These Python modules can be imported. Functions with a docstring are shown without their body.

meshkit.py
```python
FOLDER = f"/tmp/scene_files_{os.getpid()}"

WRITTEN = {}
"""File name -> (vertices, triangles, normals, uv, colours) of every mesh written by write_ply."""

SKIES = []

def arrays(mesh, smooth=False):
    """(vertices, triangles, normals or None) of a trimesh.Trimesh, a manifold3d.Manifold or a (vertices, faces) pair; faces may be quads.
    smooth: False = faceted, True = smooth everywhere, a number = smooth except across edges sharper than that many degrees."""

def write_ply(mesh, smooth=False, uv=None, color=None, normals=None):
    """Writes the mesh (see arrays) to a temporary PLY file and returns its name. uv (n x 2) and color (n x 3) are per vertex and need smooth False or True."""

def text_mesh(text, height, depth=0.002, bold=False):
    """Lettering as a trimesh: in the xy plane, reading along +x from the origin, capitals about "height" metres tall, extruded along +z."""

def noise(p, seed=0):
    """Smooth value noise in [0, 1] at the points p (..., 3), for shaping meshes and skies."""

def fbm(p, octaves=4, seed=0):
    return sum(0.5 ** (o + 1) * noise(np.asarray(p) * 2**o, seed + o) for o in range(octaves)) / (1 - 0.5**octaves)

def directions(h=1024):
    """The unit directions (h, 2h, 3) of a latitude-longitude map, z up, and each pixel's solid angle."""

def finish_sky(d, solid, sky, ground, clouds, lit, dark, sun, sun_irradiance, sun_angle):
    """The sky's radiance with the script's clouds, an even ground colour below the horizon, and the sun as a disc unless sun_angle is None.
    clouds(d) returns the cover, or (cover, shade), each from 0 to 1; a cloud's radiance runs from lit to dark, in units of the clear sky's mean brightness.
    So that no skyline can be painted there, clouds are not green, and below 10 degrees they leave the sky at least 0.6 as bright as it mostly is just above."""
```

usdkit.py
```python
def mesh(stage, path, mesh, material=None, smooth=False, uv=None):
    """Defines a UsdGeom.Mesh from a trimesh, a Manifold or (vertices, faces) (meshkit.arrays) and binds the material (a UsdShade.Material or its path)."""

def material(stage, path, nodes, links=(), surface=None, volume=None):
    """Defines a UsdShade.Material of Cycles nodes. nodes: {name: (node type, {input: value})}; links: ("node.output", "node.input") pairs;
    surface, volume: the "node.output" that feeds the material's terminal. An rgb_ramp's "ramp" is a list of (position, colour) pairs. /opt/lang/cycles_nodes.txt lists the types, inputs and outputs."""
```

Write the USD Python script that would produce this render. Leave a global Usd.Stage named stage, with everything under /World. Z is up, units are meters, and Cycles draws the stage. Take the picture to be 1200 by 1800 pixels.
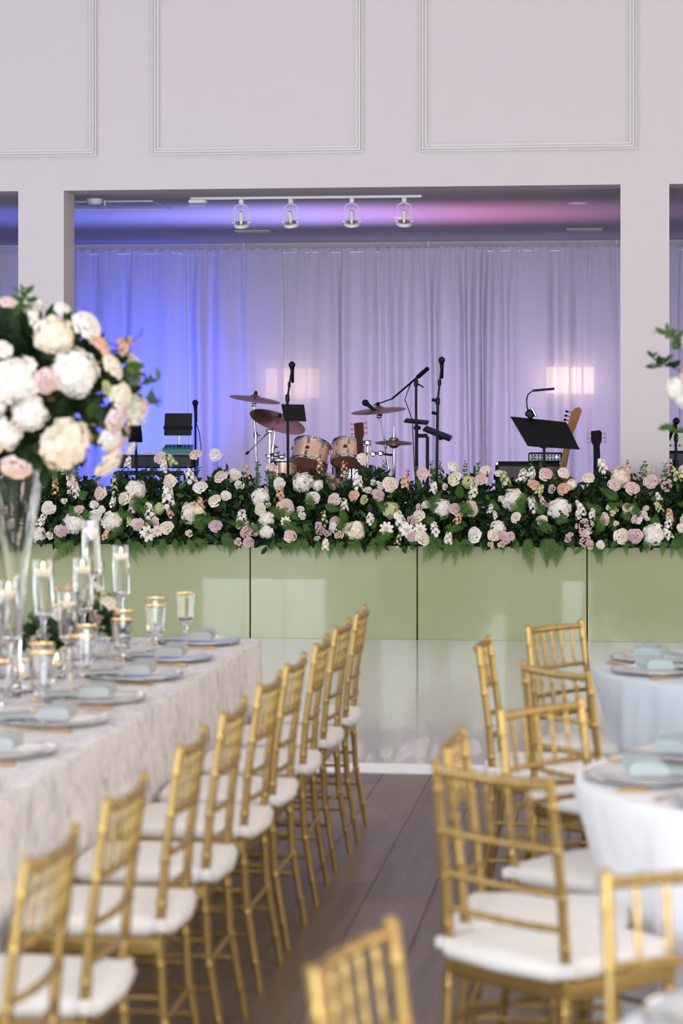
import math, random
import numpy as np, trimesh, usdkit, meshkit
from pxr import Usd, UsdGeom, UsdLux, UsdShade, Gf, Sdf, Vt

stage = Usd.Stage.CreateInMemory()
UsdGeom.SetStageUpAxis(stage, UsdGeom.Tokens.z)
UsdGeom.SetStageMetersPerUnit(stage, 1.0)
W = UsdGeom.Xform.Define(stage, '/World')
stage.SetDefaultPrim(W.GetPrim())

# ------------------------------------------------------------------ camera
F, HOR, EYE = 4200.0, 722.0, 1.717          # focal length in pixels, horizon row, eye height
YAW = math.atan(500.0 / F)                  # the room's long axis vanishes 500 px right of centre
FWD = np.array([-math.sin(YAW), math.cos(YAW), 0.0])
RIGHT = np.array([math.cos(YAW), math.sin(YAW), 0.0])
UP = np.array([0, 0, 1.0])
cam = UsdGeom.Camera.Define(stage, '/World/camera')
cam.AddTransformOp().Set(Gf.Matrix4d(*RIGHT, 0, *UP, 0, *(-FWD), 0, 0, 0, EYE, 1))
cam.CreateFocalLengthAttr(F * 24.0 / 1200)
cam.CreateHorizontalApertureAttr(24.0)
cam.CreateVerticalApertureAttr(36.0)
cam.CreateVerticalApertureOffsetAttr(-(900 - HOR) * 0.02)
cam.CreateClippingRangeAttr(Gf.Vec2f(0.1, 100))
cam.CreateFStopAttr(3.2)
cam.CreateFocusDistanceAttr(18.3)
cam.CreateExposureAttr(0.12)


def at(px, py, Y=None, z=None, d=None):
    """The room point seen at a pixel, on the plane y=Y, z=z or at depth d."""
    r = RIGHT * (px - 600) / F + FWD + UP * (HOR - py) / F
    t = d if d is not None else (Y / r[1] if Y is not None else (z - EYE) / r[2])
    return np.array([0, 0, EYE]) + r * t


YS = 17.55            # stage front
YW = 18.25            # proscenium wall
YC = 24.05            # curtain
YB = 24.28            # back wall of the stage
ZD = 0.73             # stage deck
ZH = 3.434            # soffit and stage ceiling
ZT = 0.76             # table tops
XL, XR, Y0, ZC = -9.0, 8.5, -7.0, 6.8
YF = 11.25            # near edge of the dance floor


def light(kind, name, pos, color, power, rot=None, **kw):
    l = getattr(UsdLux, kind).Define(stage, '/World/Lights/' + name)
    x = UsdGeom.Xformable(l)
    x.AddTranslateOp().Set(Gf.Vec3d(*map(float, pos)))
    if rot is not None:
        x.AddRotateXYZOp().Set(Gf.Vec3f(*rot))
    l.CreateColorAttr(Gf.Vec3f(*color))
    l.CreateIntensityAttr(power)
    for k, v in kw.items():
        if k == 'cone':
            s = UsdLux.ShapingAPI.Apply(l.GetPrim())
            s.CreateShapingConeAngleAttr(v[0]); s.CreateShapingConeSoftnessAttr(v[1])
        else:
            getattr(l, f'Create{k}Attr')(v)
    return l


UsdGeom.Xform.Define(stage, '/World/Lights')
DAY, WARM = (0.82, 0.90, 1.0), (1.0, 0.72, 0.45)
WIN_B = [(-6.4, 2.2), (-3.2, 2.2), (0.0, 2.2), (3.2, 2.2), (6.4, 2.2)]        # x, width; wall behind the camera
WIN_R = [-2.5, 1.5, 5.5, 9.5, 13.5]                                           # y; right-hand wall
WIN_L = [-2.5, 1.5, 5.5, 9.5, 13.5]
for i, (x, w) in enumerate(WIN_B):
    light('RectLight', f'daylight_back_{i}', (x, Y0 + 0.03, 2.15), DAY, 14.0, (90, 0, 0), Width=w, Height=3.6)
for i, y in enumerate(WIN_R):
    light('RectLight', f'daylight_right_{i}', (XR - 0.03, y, 2.15), (1.0, 0.82, 0.68), 4.6, (0, 90, 0), Width=3.6, Height=2.2)
for i, y in enumerate(WIN_L):
    light('RectLight', f'daylight_left_{i}', (XL + 0.03, y, 2.15), (0.78, 0.88, 1.0), 4.8, (0, -90, 0), Width=3.6, Height=2.2)
k = 0
for x in (-6, -2, 2, 6):
    for y in (-3, 2, 7, 12, 16):
        light('DiskLight', f'downlight_{k}', (x, y, ZC - 0.03), (1.0, 0.8, 0.66), 30.0, None, Radius=0.16)
        k += 1
# coloured stage wash lamps standing on the deck behind the flowers: a row aimed at the ceiling, one blue and four lilac at the curtain
WASH = [(40, (0.16, 0.2, 1.0), 420), (170, (0.16, 0.2, 1.0), 480), (300, (0.22, 0.24, 1.0), 420), (400, (0.34, 0.32, 1.0), 520), (490, (0.42, 0.38, 1.0), 560), (580, (0.48, 0.38, 1.0), 520), (670, (0.75, 0.38, 0.95), 430), (770, (1.0, 0.30, 0.60), 250), (870, (1.0, 0.28, 0.5), 250), (965, (1.0, 0.3, 0.5), 170), (1090, (0.5, 0.42, 1.0), 160)]
for i, (px, c, p) in enumerate(WASH):
    light('SphereLight', f'stage_wash_{i}', (at(px, 800, Y=20.8)[0], 20.8, ZD + 0.2), c, p * 0.42, (180, 0, 0), Radius=0.12, cone=(34, 1.0))
light('SphereLight', 'stage_blue', (at(190, 800, Y=22.6)[0], 22.6, ZD + 0.2), (0.03, 0.08, 1.0), 3300, (122, 0, 0), Radius=0.06, cone=(42, 1.0))
for i, (px, c, p) in enumerate([(330, (0.72, 0.56, 0.92), 300), (500, (0.72, 0.56, 0.92), 330), (680, (0.72, 0.56, 0.92), 330), (860, (0.72, 0.56, 0.92), 330), (1040, (0.72, 0.56, 0.92), 330), (1220, (0.5, 0.4, 1.0), 260)]):
    light('SphereLight', f'stage_lilac_{i}', (at(px, 800, Y=20.4)[0], 20.4, ZD + 0.15), c, p * 1.7, (94, 0, 0), Radius=0.08, cone=(44, 1.0))
sky = UsdLux.DomeLight.Define(stage, '/World/Lights/sky')
sky.CreateIntensityAttr(0.3); sky.CreateColorAttr(Gf.Vec3f(0.7, 0.8, 1.0))

# ------------------------------------------------------------------ helpers
names = {}


def numbered(parent, name):
    k = (parent, name)
    n = names.get(k, 0); names[k] = n + 1
    return f'{parent}/{name}' + (f'_{n:03d}' if n else '')


def path_of(p):
    return '/World' if p is None else str(p.GetPath() if hasattr(p, 'GetPath') else p.GetPrim().GetPath())


def thing(name, label, cat, loc=(0, 0, 0), rz=0.0, group=None, kind=None):
    x = UsdGeom.Xform.Define(stage, numbered('/World', name))
    x.AddTranslateOp().Set(Gf.Vec3d(*map(float, loc))); x.AddRotateZOp().Set(float(rz))
    return tag(x.GetPrim(), label, cat, group, kind)


def tag(o, label=None, cat=None, group=None, kind=None):
    o = o.GetPrim() if hasattr(o, 'GetPrim') else o
    for k, v in (('label', label), ('category', cat), ('group', group), ('kind', kind)):
        if v:
            o.SetCustomDataByKey(k, v)
    return o


def obj(name, mesh, m, parent=None, smooth=30, label=None, kind=None):
    p = usdkit.mesh(stage, numbered(path_of(parent), name), mesh, MAT[m] if isinstance(m, str) else m, smooth=smooth).GetPrim()
    return tag(p, label, None, None, kind)


def struct(name, mesh, m, parent=None, smooth=False, label=None):
    return obj(name, mesh, m, parent, smooth, label, 'structure' if parent is None else None)


def dup(root, label, loc, rz=0.0, group=None):
    name = root.GetName()
    if name[-4:-3] == '_' and name[-3:].isdigit():
        name = name[:-4]
    x = UsdGeom.Xform.Define(stage, numbered('/World', name)); p = x.GetPrim()
    p.GetReferences().AddInternalReference(root.GetPath())
    p.SetInstanceable(True)
    x.ClearXformOpOrder()
    x.GetPrim().GetAttribute('xformOp:translate').Set(Gf.Vec3d(*map(float, loc)))
    x.GetPrim().GetAttribute('xformOp:rotateZ').Set(float(rz))
    x.SetXformOpOrder([UsdGeom.XformOp(p.GetAttribute('xformOp:translate')), UsdGeom.XformOp(p.GetAttribute('xformOp:rotateZ'))])
    return tag(p, label, None, group)


def cat_(*ms):
    vs, fs, n = [], [], 0
    for m in ms:
        v, f = (m.vertices, m.faces) if hasattr(m, 'vertices') else m
        vs.append(np.asarray(v, float)); fs.append(np.asarray(f, int) + n); n += len(v)
    return np.vstack(vs), np.vstack(fs)


def mv(m, t=(0, 0, 0), R=None, s=1.0):
    v = np.asarray(m[0], float) * s
    if R is not None:
        v = v @ np.asarray(R).T
    return v + np.asarray(t, float), m[1]


def rotz(a): c, s = math.cos(a), math.sin(a); return np.array([[c, -s, 0], [s, c, 0], [0, 0, 1.0]])
def rotx(a): c, s = math.cos(a), math.sin(a); return np.array([[1.0, 0, 0], [0, c, -s], [0, s, c]])
def roty(a): c, s = math.cos(a), math.sin(a); return np.array([[c, 0, s], [0, 1.0, 0], [-s, 0, c]])


def frame(n, up=(0, 0, 1)):
    """A rotation taking local z to n."""
    n = np.asarray(n, float); n = n / np.linalg.norm(n)
    x = np.cross(up, n)
    if np.linalg.norm(x) < 1e-4:
        x = np.cross((1, 0, 0), n)
    x /= np.linalg.norm(x)
    return np.stack([x, np.cross(n, x), n], 1)


def box(x0, x1, y0, y1, z0, z1):
    v = np.array([(x, y, z) for x in (x0, x1) for y in (y0, y1) for z in (z0, z1)], float)
    f = [(0, 1, 3), (0, 3, 2), (4, 6, 7), (4, 7, 5), (0, 4, 5), (0, 5, 1), (2, 3, 7), (2, 7, 6), (0, 2, 6), (0, 6, 4), (1, 5, 7), (1, 7, 3)]
    return v, np.array(f)


def rbox(sx, sy, sz, b, c=(0, 0, 0)):
    """A chamfered box centred on c."""
    p = []
    for i in (-1, 1):
        for j in (-1, 1):
            for k in (-1, 1):
                p += [(i * sx / 2, j * (sy / 2 - b), k * (sz / 2 - b)), (i * (sx / 2 - b), j * sy / 2, k * (sz / 2 - b)), (i * (sx / 2 - b), j * (sy / 2 - b), k * sz / 2)]
    h = trimesh.convex.convex_hull(np.array(p))
    return np.array(h.vertices) + np.asarray(c, float), np.array(h.faces)


def hull(pts):
    h = trimesh.convex.convex_hull(np.array(pts, float))
    return np.array(h.vertices), np.array(h.faces)


def tube(path, r, n=8, flat=1.0):
    P = np.asarray(path, float); m = len(P)
    r = np.full(m, r) if np.ndim(r) == 0 else np.asarray(r, float)
    T = np.gradient(P, axis=0); T /= np.maximum(np.linalg.norm(T, axis=1, keepdims=True), 1e-9)
    a = np.array([0, 0, 1.0]) if abs(T[0, 2]) < 0.9 else np.array([1.0, 0, 0])
    u = np.cross(T[0], a); u /= np.linalg.norm(u)
    V = []
    th = np.linspace(0, 2 * np.pi, n, endpoint=False)
    for i in range(m):
        u = u - T[i] * np.dot(u, T[i]); u /= np.linalg.norm(u)
        w = np.cross(T[i], u)
        V.append(P[i] + r[i] * (np.cos(th)[:, None] * u + flat * np.sin(th)[:, None] * w))
    V = np.vstack(V + [P[:1], P[-1:]])
    f = []
    for i in range(m - 1):
        for j in range(n):
            a_, b_ = i * n + j, i * n + (j + 1) % n
            f += [(a_, b_, b_ + n), (a_, b_ + n, a_ + n)]
    for j in range(n):
        f += [(m * n, (j + 1) % n, j), (m * n + 1, (m - 1) * n + j, (m - 1) * n + (j + 1) % n)]
    return V, np.array(f)


def rod(a, b, r, n=8): return tube([a, b], r, n)


def lathe(prof, n=24, c=(0, 0, 0)):
    """Revolves (r, z) points about z; r=0 ends close the shape."""
    V, f, ring = [], [], []
    for r, z in prof:
        if r < 1e-7:
            ring.append([len(V)]); V.append((0, 0, z))
        else:
            ring.append(list(range(len(V), len(V) + n)))
            V += [(r * math.cos(2 * math.pi * j / n), r * math.sin(2 * math.pi * j / n), z) for j in range(n)]
    for A, B in zip(ring, ring[1:]):
        for j in range(n):
            k = (j + 1) % n
            if len(A) == 1 and len(B) > 1: f.append((A[0], B[k], B[j]))
            elif len(B) == 1 and len(A) > 1: f.append((A[j], A[k], B[0]))
            elif len(A) > 1: f += [(A[j], A[k], B[k]), (A[j], B[k], B[j])]
    return np.array(V, float) + np.asarray(c, float), np.array(f)


def disc(c, n, r, h, k=24):
    return mv(lathe([(0, 0), (r, 0), (r, h), (0, h)], k), c, frame(n))


def ring(c, n, r0, r1, h, k=24):
    return mv(lathe([(r0, 0), (r1, 0), (r1, h), (r0, h), (r0, 0)], k), c, frame(n))


def grid(P):
    """P (m, n, 3) as a surface."""
    m, n = P.shape[:2]
    i = np.arange(m * n).reshape(m, n)
    q = np.stack([i[:-1, :-1], i[:-1, 1:], i[1:, 1:], i[1:, :-1]], -1).reshape(-1, 4)
    return P.reshape(-1, 3), np.vstack([q[:, [0, 1, 2]], q[:, [0, 2, 3]]])


# ------------------------------------------------------------------ materials
MAT = {}


def mat(name, color, rough=0.5, metal=0.0, vary=None, scale=6.0, bump=0.0, bscale=40.0, island=None, **kw):
    """A principled material; vary: second colour mixed in by noise; island: second colour mixed per loose piece."""
    n = {'p': ('principled_bsdf', {'base_color': color, 'roughness': rough, 'metallic': metal, **kw})}
    L = []
    if vary is not None or bump:
        n['g'] = ('texture_coordinate', {})
    if vary is not None:
        n['n'] = ('noise_texture', {'scale': scale, 'detail': 4.0})
        n['r'] = ('rgb_ramp', {'ramp': [(0.3, color), (0.7, vary)]})
        L += [('g.object', 'n.vector'), ('n.fac', 'r.fac'), ('r.color', 'p.base_color')]
    if island is not None:
        n['i'] = ('geometry', {})
        n['ir'] = ('rgb_ramp', {'ramp': [(0.0, color), (1.0, island)]})
        L += [('i.random_per_island', 'ir.fac'), ('ir.color', 'p.base_color')]
    if bump:
        n['bn'] = ('noise_texture', {'scale': bscale, 'detail': 3.0})
        n['b'] = ('bump', {'strength': bump, 'distance': 0.01})
        L += [('g.object', 'bn.vector'), ('bn.fac', 'b.height'), ('b.normal', 'p.normal')]
    MAT[name] = usdkit.material(stage, '/World/Looks/' + name, n, L, surface='p.BSDF')


UsdGeom.Scope.Define(stage, '/World/Looks')
mat('wall_paint', (0.62, 0.58, 0.60), 0.75, bump=0.02, bscale=60)
mat('trim_paint', (0.63, 0.61, 0.605), 0.5)
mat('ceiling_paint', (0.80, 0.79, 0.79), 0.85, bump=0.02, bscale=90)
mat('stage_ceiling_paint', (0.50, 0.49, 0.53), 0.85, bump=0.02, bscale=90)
mat('linen_blue', (0.60, 0.66, 0.72), 0.85, bump=0.06, bscale=500, sheen_weight=0.2)  # far round cloth: darker and bluer than the two nearer ones
mat('mint_gloss', (0.285, 0.315, 0.135), 0.3, vary=(0.30, 0.335, 0.15), scale=1.5, coat_weight=0.45, coat_roughness=0.02)
mat('deck', (0.02, 0.02, 0.022), 0.7)
mat('dance_white', (0.74, 0.72, 0.76), 0.14, vary=(0.72, 0.71, 0.75), scale=2.0, coat_weight=0.35, coat_roughness=0.02)
mat('edge_white', (0.85, 0.85, 0.86), 0.35)
for i, (c, v) in enumerate([((0.135, 0.100, 0.078), (0.215, 0.165, 0.13)), ((0.16, 0.12, 0.094), (0.24, 0.185, 0.15)), ((0.12, 0.09, 0.071), (0.19, 0.145, 0.115))]):
    MAT[f'plank_{i}'] = usdkit.material(stage, f'/World/Looks/plank_{i}', {
        'g': ('geometry', {}), 'm': ('mapping', {'scale': (9.0, 0.8, 9.0), 'location': (i * 7.0, i * 3.0, 0)}),
        'n': ('noise_texture', {'scale': 1.6, 'detail': 6.0, 'roughness': 0.62, 'distortion': 1.2}),
        'r': ('rgb_ramp', {'ramp': [(0.32, c), (0.68, v)]}),
        'b': ('bump', {'strength': 0.12, 'distance': 0.004}),
        'p': ('principled_bsdf', {'roughness': 0.36, 'specular_ior_level': 0.45})},
        [('g.position', 'm.vector'), ('m.vector', 'n.vector'), ('n.fac', 'r.fac'), ('r.color', 'p.base_color'), ('n.fac', 'b.height'), ('b.normal', 'p.normal')], surface='p.BSDF')
mat('floor_dark', (0.10, 0.075, 0.06), 0.5)
mat('gold_paint', (0.40, 0.265, 0.085), 0.34, 0.80, vary=(0.46, 0.31, 0.105), scale=14)
mat('cushion_white', (0.83, 0.81, 0.76), 0.85, bump=0.05, bscale=300, sheen_weight=0.2)
mat('linen', (0.84, 0.85, 0.87), 0.85, bump=0.06, bscale=500, sheen_weight=0.2)
MAT['damask'] = usdkit.material(stage, '/World/Looks/damask', {
    'g': ('geometry', {}), 'mp': ('mapping', {'scale': (9.0, 9.0, 4.0)}),
    'w': ('noise_texture', {'scale': 1.0, 'detail': 3.0, 'roughness': 0.6, 'distortion': 2.2}),
    'r': ('rgb_ramp', {'ramp': [(0.38, (0.54, 0.54, 0.56)), (0.46, (0.83, 0.79, 0.75)), (0.56, (0.85, 0.81, 0.78)), (0.64, (0.60, 0.595, 0.605))]}),
    'b': ('bump', {'strength': 1.0, 'distance': 0.03}),
    'p': ('principled_bsdf', {'roughness': 0.7, 'sheen_weight': 0.3})},
    [('g.position', 'mp.vector'), ('mp.vector', 'w.vector'), ('w.fac', 'r.fac'), ('r.color', 'p.base_color'), ('w.fac', 'b.height'), ('b.normal', 'p.normal')], surface='p.BSDF')
# sheer curtain: mostly scattering cloth, a little straight-through
MAT['sheer'] = usdkit.material(stage, '/World/Looks/sheer', {
    'd': ('diffuse_bsdf', {'color': (0.60, 0.60, 0.67)}), 't': ('translucent_bsdf', {'color': (0.66, 0.65, 0.70)}),
    'c': ('transparent_bsdf', {'color': (1, 1, 1)}),
    'm1': ('mix_closure', {'fac': 0.30}), 'm2': ('mix_closure', {'fac': 0.045})},
    [('d.BSDF', 'm1.closure1'), ('t.BSDF', 'm1.closure2'), ('m1.closure', 'm2.closure1'), ('c.BSDF', 'm2.closure2')], surface='m2.closure')
mat('glass', (1, 1, 1), 0.0, ior=1.45, transmission_weight=1.0)
mat('water', (1, 1, 1), 0.0, ior=1.33, transmission_weight=1.0)
mat('gold_rim', (0.85, 0.58, 0.22), 0.2, 1.0)
mat('gold_cutlery', (0.78, 0.52, 0.24), 0.25, 1.0)
mat('steel', (0.75, 0.75, 0.78), 0.2, 1.0)
mat('wax', (0.96, 0.84, 0.68), 0.5, subsurface_weight=1.0, subsurface_radius=(1.0, 0.7, 0.45), subsurface_scale=0.03)
MAT['flame'] = usdkit.material(stage, '/World/Looks/flame', {'e': ('emission', {'color': (1.0, 0.62, 0.27), 'strength': 2600.0})}, surface='e.emission')
MAT['sunset_dim'] = usdkit.material(stage, '/World/Looks/sunset_dim', {'e': ('emission', {'color': (1.0, 0.70, 0.45), 'strength': 3.2})}, surface='e.emission')
MAT['sunset_pane'] = usdkit.material(stage, '/World/Looks/sunset_pane', {'e': ('emission', {'color': (1.0, 0.72, 0.48), 'strength': 6.5})}, surface='e.emission')
mat('charger', (0.66, 0.74, 0.76), 0.15, coat_weight=0.6)
mat('plate_white', (0.83, 0.83, 0.82), 0.15, coat_weight=0.5)
mat('napkin', (0.45, 0.475, 0.46), 0.85, bump=0.05, bscale=300)
mat('napkin_teal', (0.42, 0.50, 0.49), 0.85, bump=0.05, bscale=300)
mat('black', (0.005, 0.005, 0.006), 0.5, specular_ior_level=0.2)
mat('black_gloss', (0.004, 0.004, 0.005), 0.2, specular_ior_level=0.3)
mat('stand_black', (0.004, 0.006, 0.018), 0.4, specular_ior_level=0.2)
mat('chrome', (0.52, 0.52, 0.56), 0.13, 1.0)
mat('copper_shell', (0.82, 0.54, 0.41), 0.3, 0.4, coat_weight=0.8)
mat('drum_head', (0.30, 0.14, 0.10), 0.30)
mat('kick_head', (0.02, 0.03, 0.04), 0.3)
mat('white_print', (0.8, 0.8, 0.8), 0.5)
mat('bronze', (0.42, 0.27, 0.17), 0.32, 0.85, vary=(0.36, 0.22, 0.14), scale=20)
mat('navy', (0.012, 0.014, 0.035), 0.4)
mat('teal_case', (0.03, 0.30, 0.22), 0.4)
mat('wood_dark', (0.045, 0.014, 0.007), 0.45, specular_ior_level=0.2)
mat('wood_orange', (0.42, 0.16, 0.045), 0.35, vary=(0.34, 0.12, 0.03), scale=30)
mat('wood_maple', (0.30, 0.17, 0.08), 0.4)
mat('pearl', (0.7, 0.2, 0.12), 0.3)
mat('amp_cloth', (0.06, 0.06, 0.065), 0.7, vary=(0.20, 0.19, 0.19), scale=160)
mat('amp_panel', (0.62, 0.64, 0.66), 0.35)
MAT['blue_lamp'] = usdkit.material(stage, '/World/Looks/blue_lamp', {'e': ('emission', {'color': (0.15, 0.3, 1.0), 'strength': 8.0})}, surface='e.emission')
mat('lamp_white', (0.8, 0.8, 0.8), 0.35)
mat('reflector', (0.9, 0.85, 0.72), 0.15, 1.0)
# petals and leaves
def petal(name, c, c2):
    MAT[name] = usdkit.material(stage, '/World/Looks/' + name, {
        'g': ('geometry', {}), 'r': ('rgb_ramp', {'ramp': [(0.0, c), (1.0, c2)]}),
        'p': ('principled_bsdf', {'roughness': 0.6, 'sheen_weight': 0.1, 'specular_ior_level': 0.3}), 't': ('translucent_bsdf', {}), 'm': ('mix_closure', {'fac': 0.10})},
        [('g.random_per_island', 'r.fac'), ('r.color', 'p.base_color'), ('r.color', 't.color'), ('p.BSDF', 'm.closure1'), ('t.BSDF', 'm.closure2')], surface='m.closure')
petal('petal_white', (0.92, 0.88, 0.79), (0.95, 0.93, 0.87))
petal('petal_cream', (0.92, 0.82, 0.66), (0.95, 0.88, 0.76))
petal('petal_blush', (0.84, 0.66, 0.60), (0.88, 0.76, 0.70))
petal('petal_pink', (0.84, 0.62, 0.58), (0.88, 0.71, 0.67))
petal('petal_mauve', (0.74, 0.53, 0.55), (0.82, 0.65, 0.65))
petal('petal_peach', (0.82, 0.50, 0.36), (0.86, 0.62, 0.48))
petal('petal_lime', (0.62, 0.66, 0.34), (0.76, 0.76, 0.50))
petal('petal_violet', (0.45, 0.38, 0.72), (0.58, 0.50, 0.80))
def leafm(name, a, b):
    MAT[name] = usdkit.material(stage, '/World/Looks/' + name, {
        'g': ('geometry', {}), 'r': ('rgb_ramp', {'ramp': [(0.0, a), (0.75, b), (1.0, tuple(min(1, 1.7 * x) for x in b))]}),
        'p': ('principled_bsdf', {'roughness': 0.5, 'specular_ior_level': 0.35}), 't': ('translucent_bsdf', {}), 'm': ('mix_closure', {'fac': 0.2})},
        [('g.random_per_island', 'r.fac'), ('r.color', 'p.base_color'), ('r.color', 't.color'), ('p.BSDF', 'm.closure1'), ('t.BSDF', 'm.closure2')], surface='m.closure')
leafm('leaf_green', (0.016, 0.046, 0.010), (0.085, 0.165, 0.032))
leafm('fern_green', (0.06, 0.15, 0.02), (0.14, 0.27, 0.045))
leafm('sprig_green', (0.10, 0.16, 0.05), (0.20, 0.26, 0.11))
mat('moss', (0.012, 0.025, 0.01), 0.9)

# ------------------------------------------------------------------ the setting
def X(px, Y, py=700): return at(px, py, Y=Y)[0]


S_ = lambda o, label, cat: tag(o, label, cat)
S_(struct('floor', box(XL, XR, Y0, YB, -0.12, -0.0125), 'floor_dark'), 'dark screed floor under the planks of the hall', 'floor')
pf = thing('wood_floor', 'grey-brown wide-plank wooden floor of the hall in front of the glossy white dance floor', 'floor', kind='structure')
rng = random.Random(5)
PWID = 0.228
for i in range(-14, 12):
    y = 2.2 - rng.random() * 1.8
    while y < YF + 1.0:
        L = rng.choice((1.8, 2.1, 2.4))
        a, b = max(y, 2.0), min(y + L, YF + 0.05)
        if b - a > 0.1:
            x = i * PWID
            v, f = hull([(x + 0.0012 + e, ya, z) for z, e0 in ((-0.012, 0), (-0.0015, 0), (0, 0.0016)) for e in (e0, PWID - 0.0024 - e0) for ya in (a + 0.001 + e0, b - 0.001 - e0)])
            obj('plank', (v, f), f'plank_{rng.randrange(3)}', pf, smooth=False)
        y += L
for x0, x1, ya, yb in ((XL, -14 * PWID, Y0, YB), (12 * PWID, XR, Y0, YB), (-14 * PWID, 12 * PWID, Y0, 2.0), (-14 * PWID, 12 * PWID, YF + 0.04, YB)):
    obj('plank_field', box(x0, x1, ya, yb, -0.012, -0.0008), 'plank_0', pf, smooth=False, kind='stuff')

SEAM = X(733, YS); PW = (X(1031, YS) - X(439, YS)) / 2
df = thing('dance_floor', 'glossy white panelled dance floor in front of the mint green stage', 'dance floor')
DZ = 0.03
rows = np.linspace(YF + 0.13, YS - 0.012, 6)
for i in range(-4, 4):
    for ya, yb in zip(rows, rows[1:]):
        x = SEAM + i * PW
        obj('panel', hull([(xx, yy, z) for z, e in ((0.0, 0), (DZ - 0.0003, 0), (DZ, 0.0003)) for xx in (x + 0.0004 + e, x + PW - 0.0004 - e) for yy in (ya + 0.0004 + e, yb - 0.0004 - e)]), 'dance_white', df, smooth=False)
obj('edge_trim', hull([(x, y, z) for x in (SEAM - 4 * PW, SEAM + 4 * PW) for y, z in ((YF, 0), (YF, 0.006), (YF + 0.11, DZ), (YF + 0.128, DZ), (YF + 0.128, 0))]), 'edge_white', df, smooth=False, label='white sloping edge trim')

st = thing('stage', 'raised stage faced with glossy mint green panels under the flower hedge', 'stage')
for i in range(-6, 6):
    x = SEAM + i * PW
    obj('front_panel', rbox(PW - 0.008, 0.03, ZD - 0.012, 0.003, (x + PW / 2, YS + 0.015, ZD / 2 - 0.003)), 'mint_gloss', st, smooth=False)
obj('deck', box(XL + 0.02, XR - 0.02, YS + 0.034, YB - 0.02, 0.0, ZD), 'deck', st, smooth=False, label='dark stage deck')

# proscenium wall: header and piers, 0.36 m thick
xa, xb, xc, xd = X(32, YW), X(112, YW), X(1090, YW), X(1176, YW)
bay = xc - xb
wf = thing('wall_front', 'tall white wall above the stage openings with picture-frame mouldings', 'wall', kind='structure')
obj('header', box(XL, XR, YW, YW + 0.36, ZH, ZC), 'wall_paint', wf, smooth=False)
for x0, x1 in ((xa, xb), (xc, xd), (XL, xa - bay), (xd + bay, XR)):
    if x1 - x0 > 0.02:
        obj('pier', box(x0, x1, YW, YW + 0.36, ZD + 0.0005, ZH), 'wall_paint', wf, smooth=False)


def frame_ring(x0, x1, z0, z1, w0, w1, dep, Y):
    """A rectangular picture-frame ring between insets w0 and w1, standing dep proud of the wall at Y."""
    a = [(x0 + w0, z0 + w0), (x1 - w0, z0 + w0), (x1 - w0, z1 - w0), (x0 + w0, z1 - w0)]
    b = [(x0 + w1, z0 + w1), (x1 - w1, z0 + w1), (x1 - w1, z1 - w1), (x0 + w1, z1 - w1)]
    V = [(x, Y, z) for x, z in a] + [(x, Y - dep, z) for x, z in a] + [(x, Y - dep, z) for x, z in b] + [(x, Y, z) for x, z in b]
    f = []
    for k in range(3):
        for i in range(4):
            p, q = k * 4 + i, k * 4 + (i + 1) % 4
            f += [(p, q, q + 4), (p, q + 4, p + 4)]
    return np.array(V, float), np.array(f)


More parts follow.
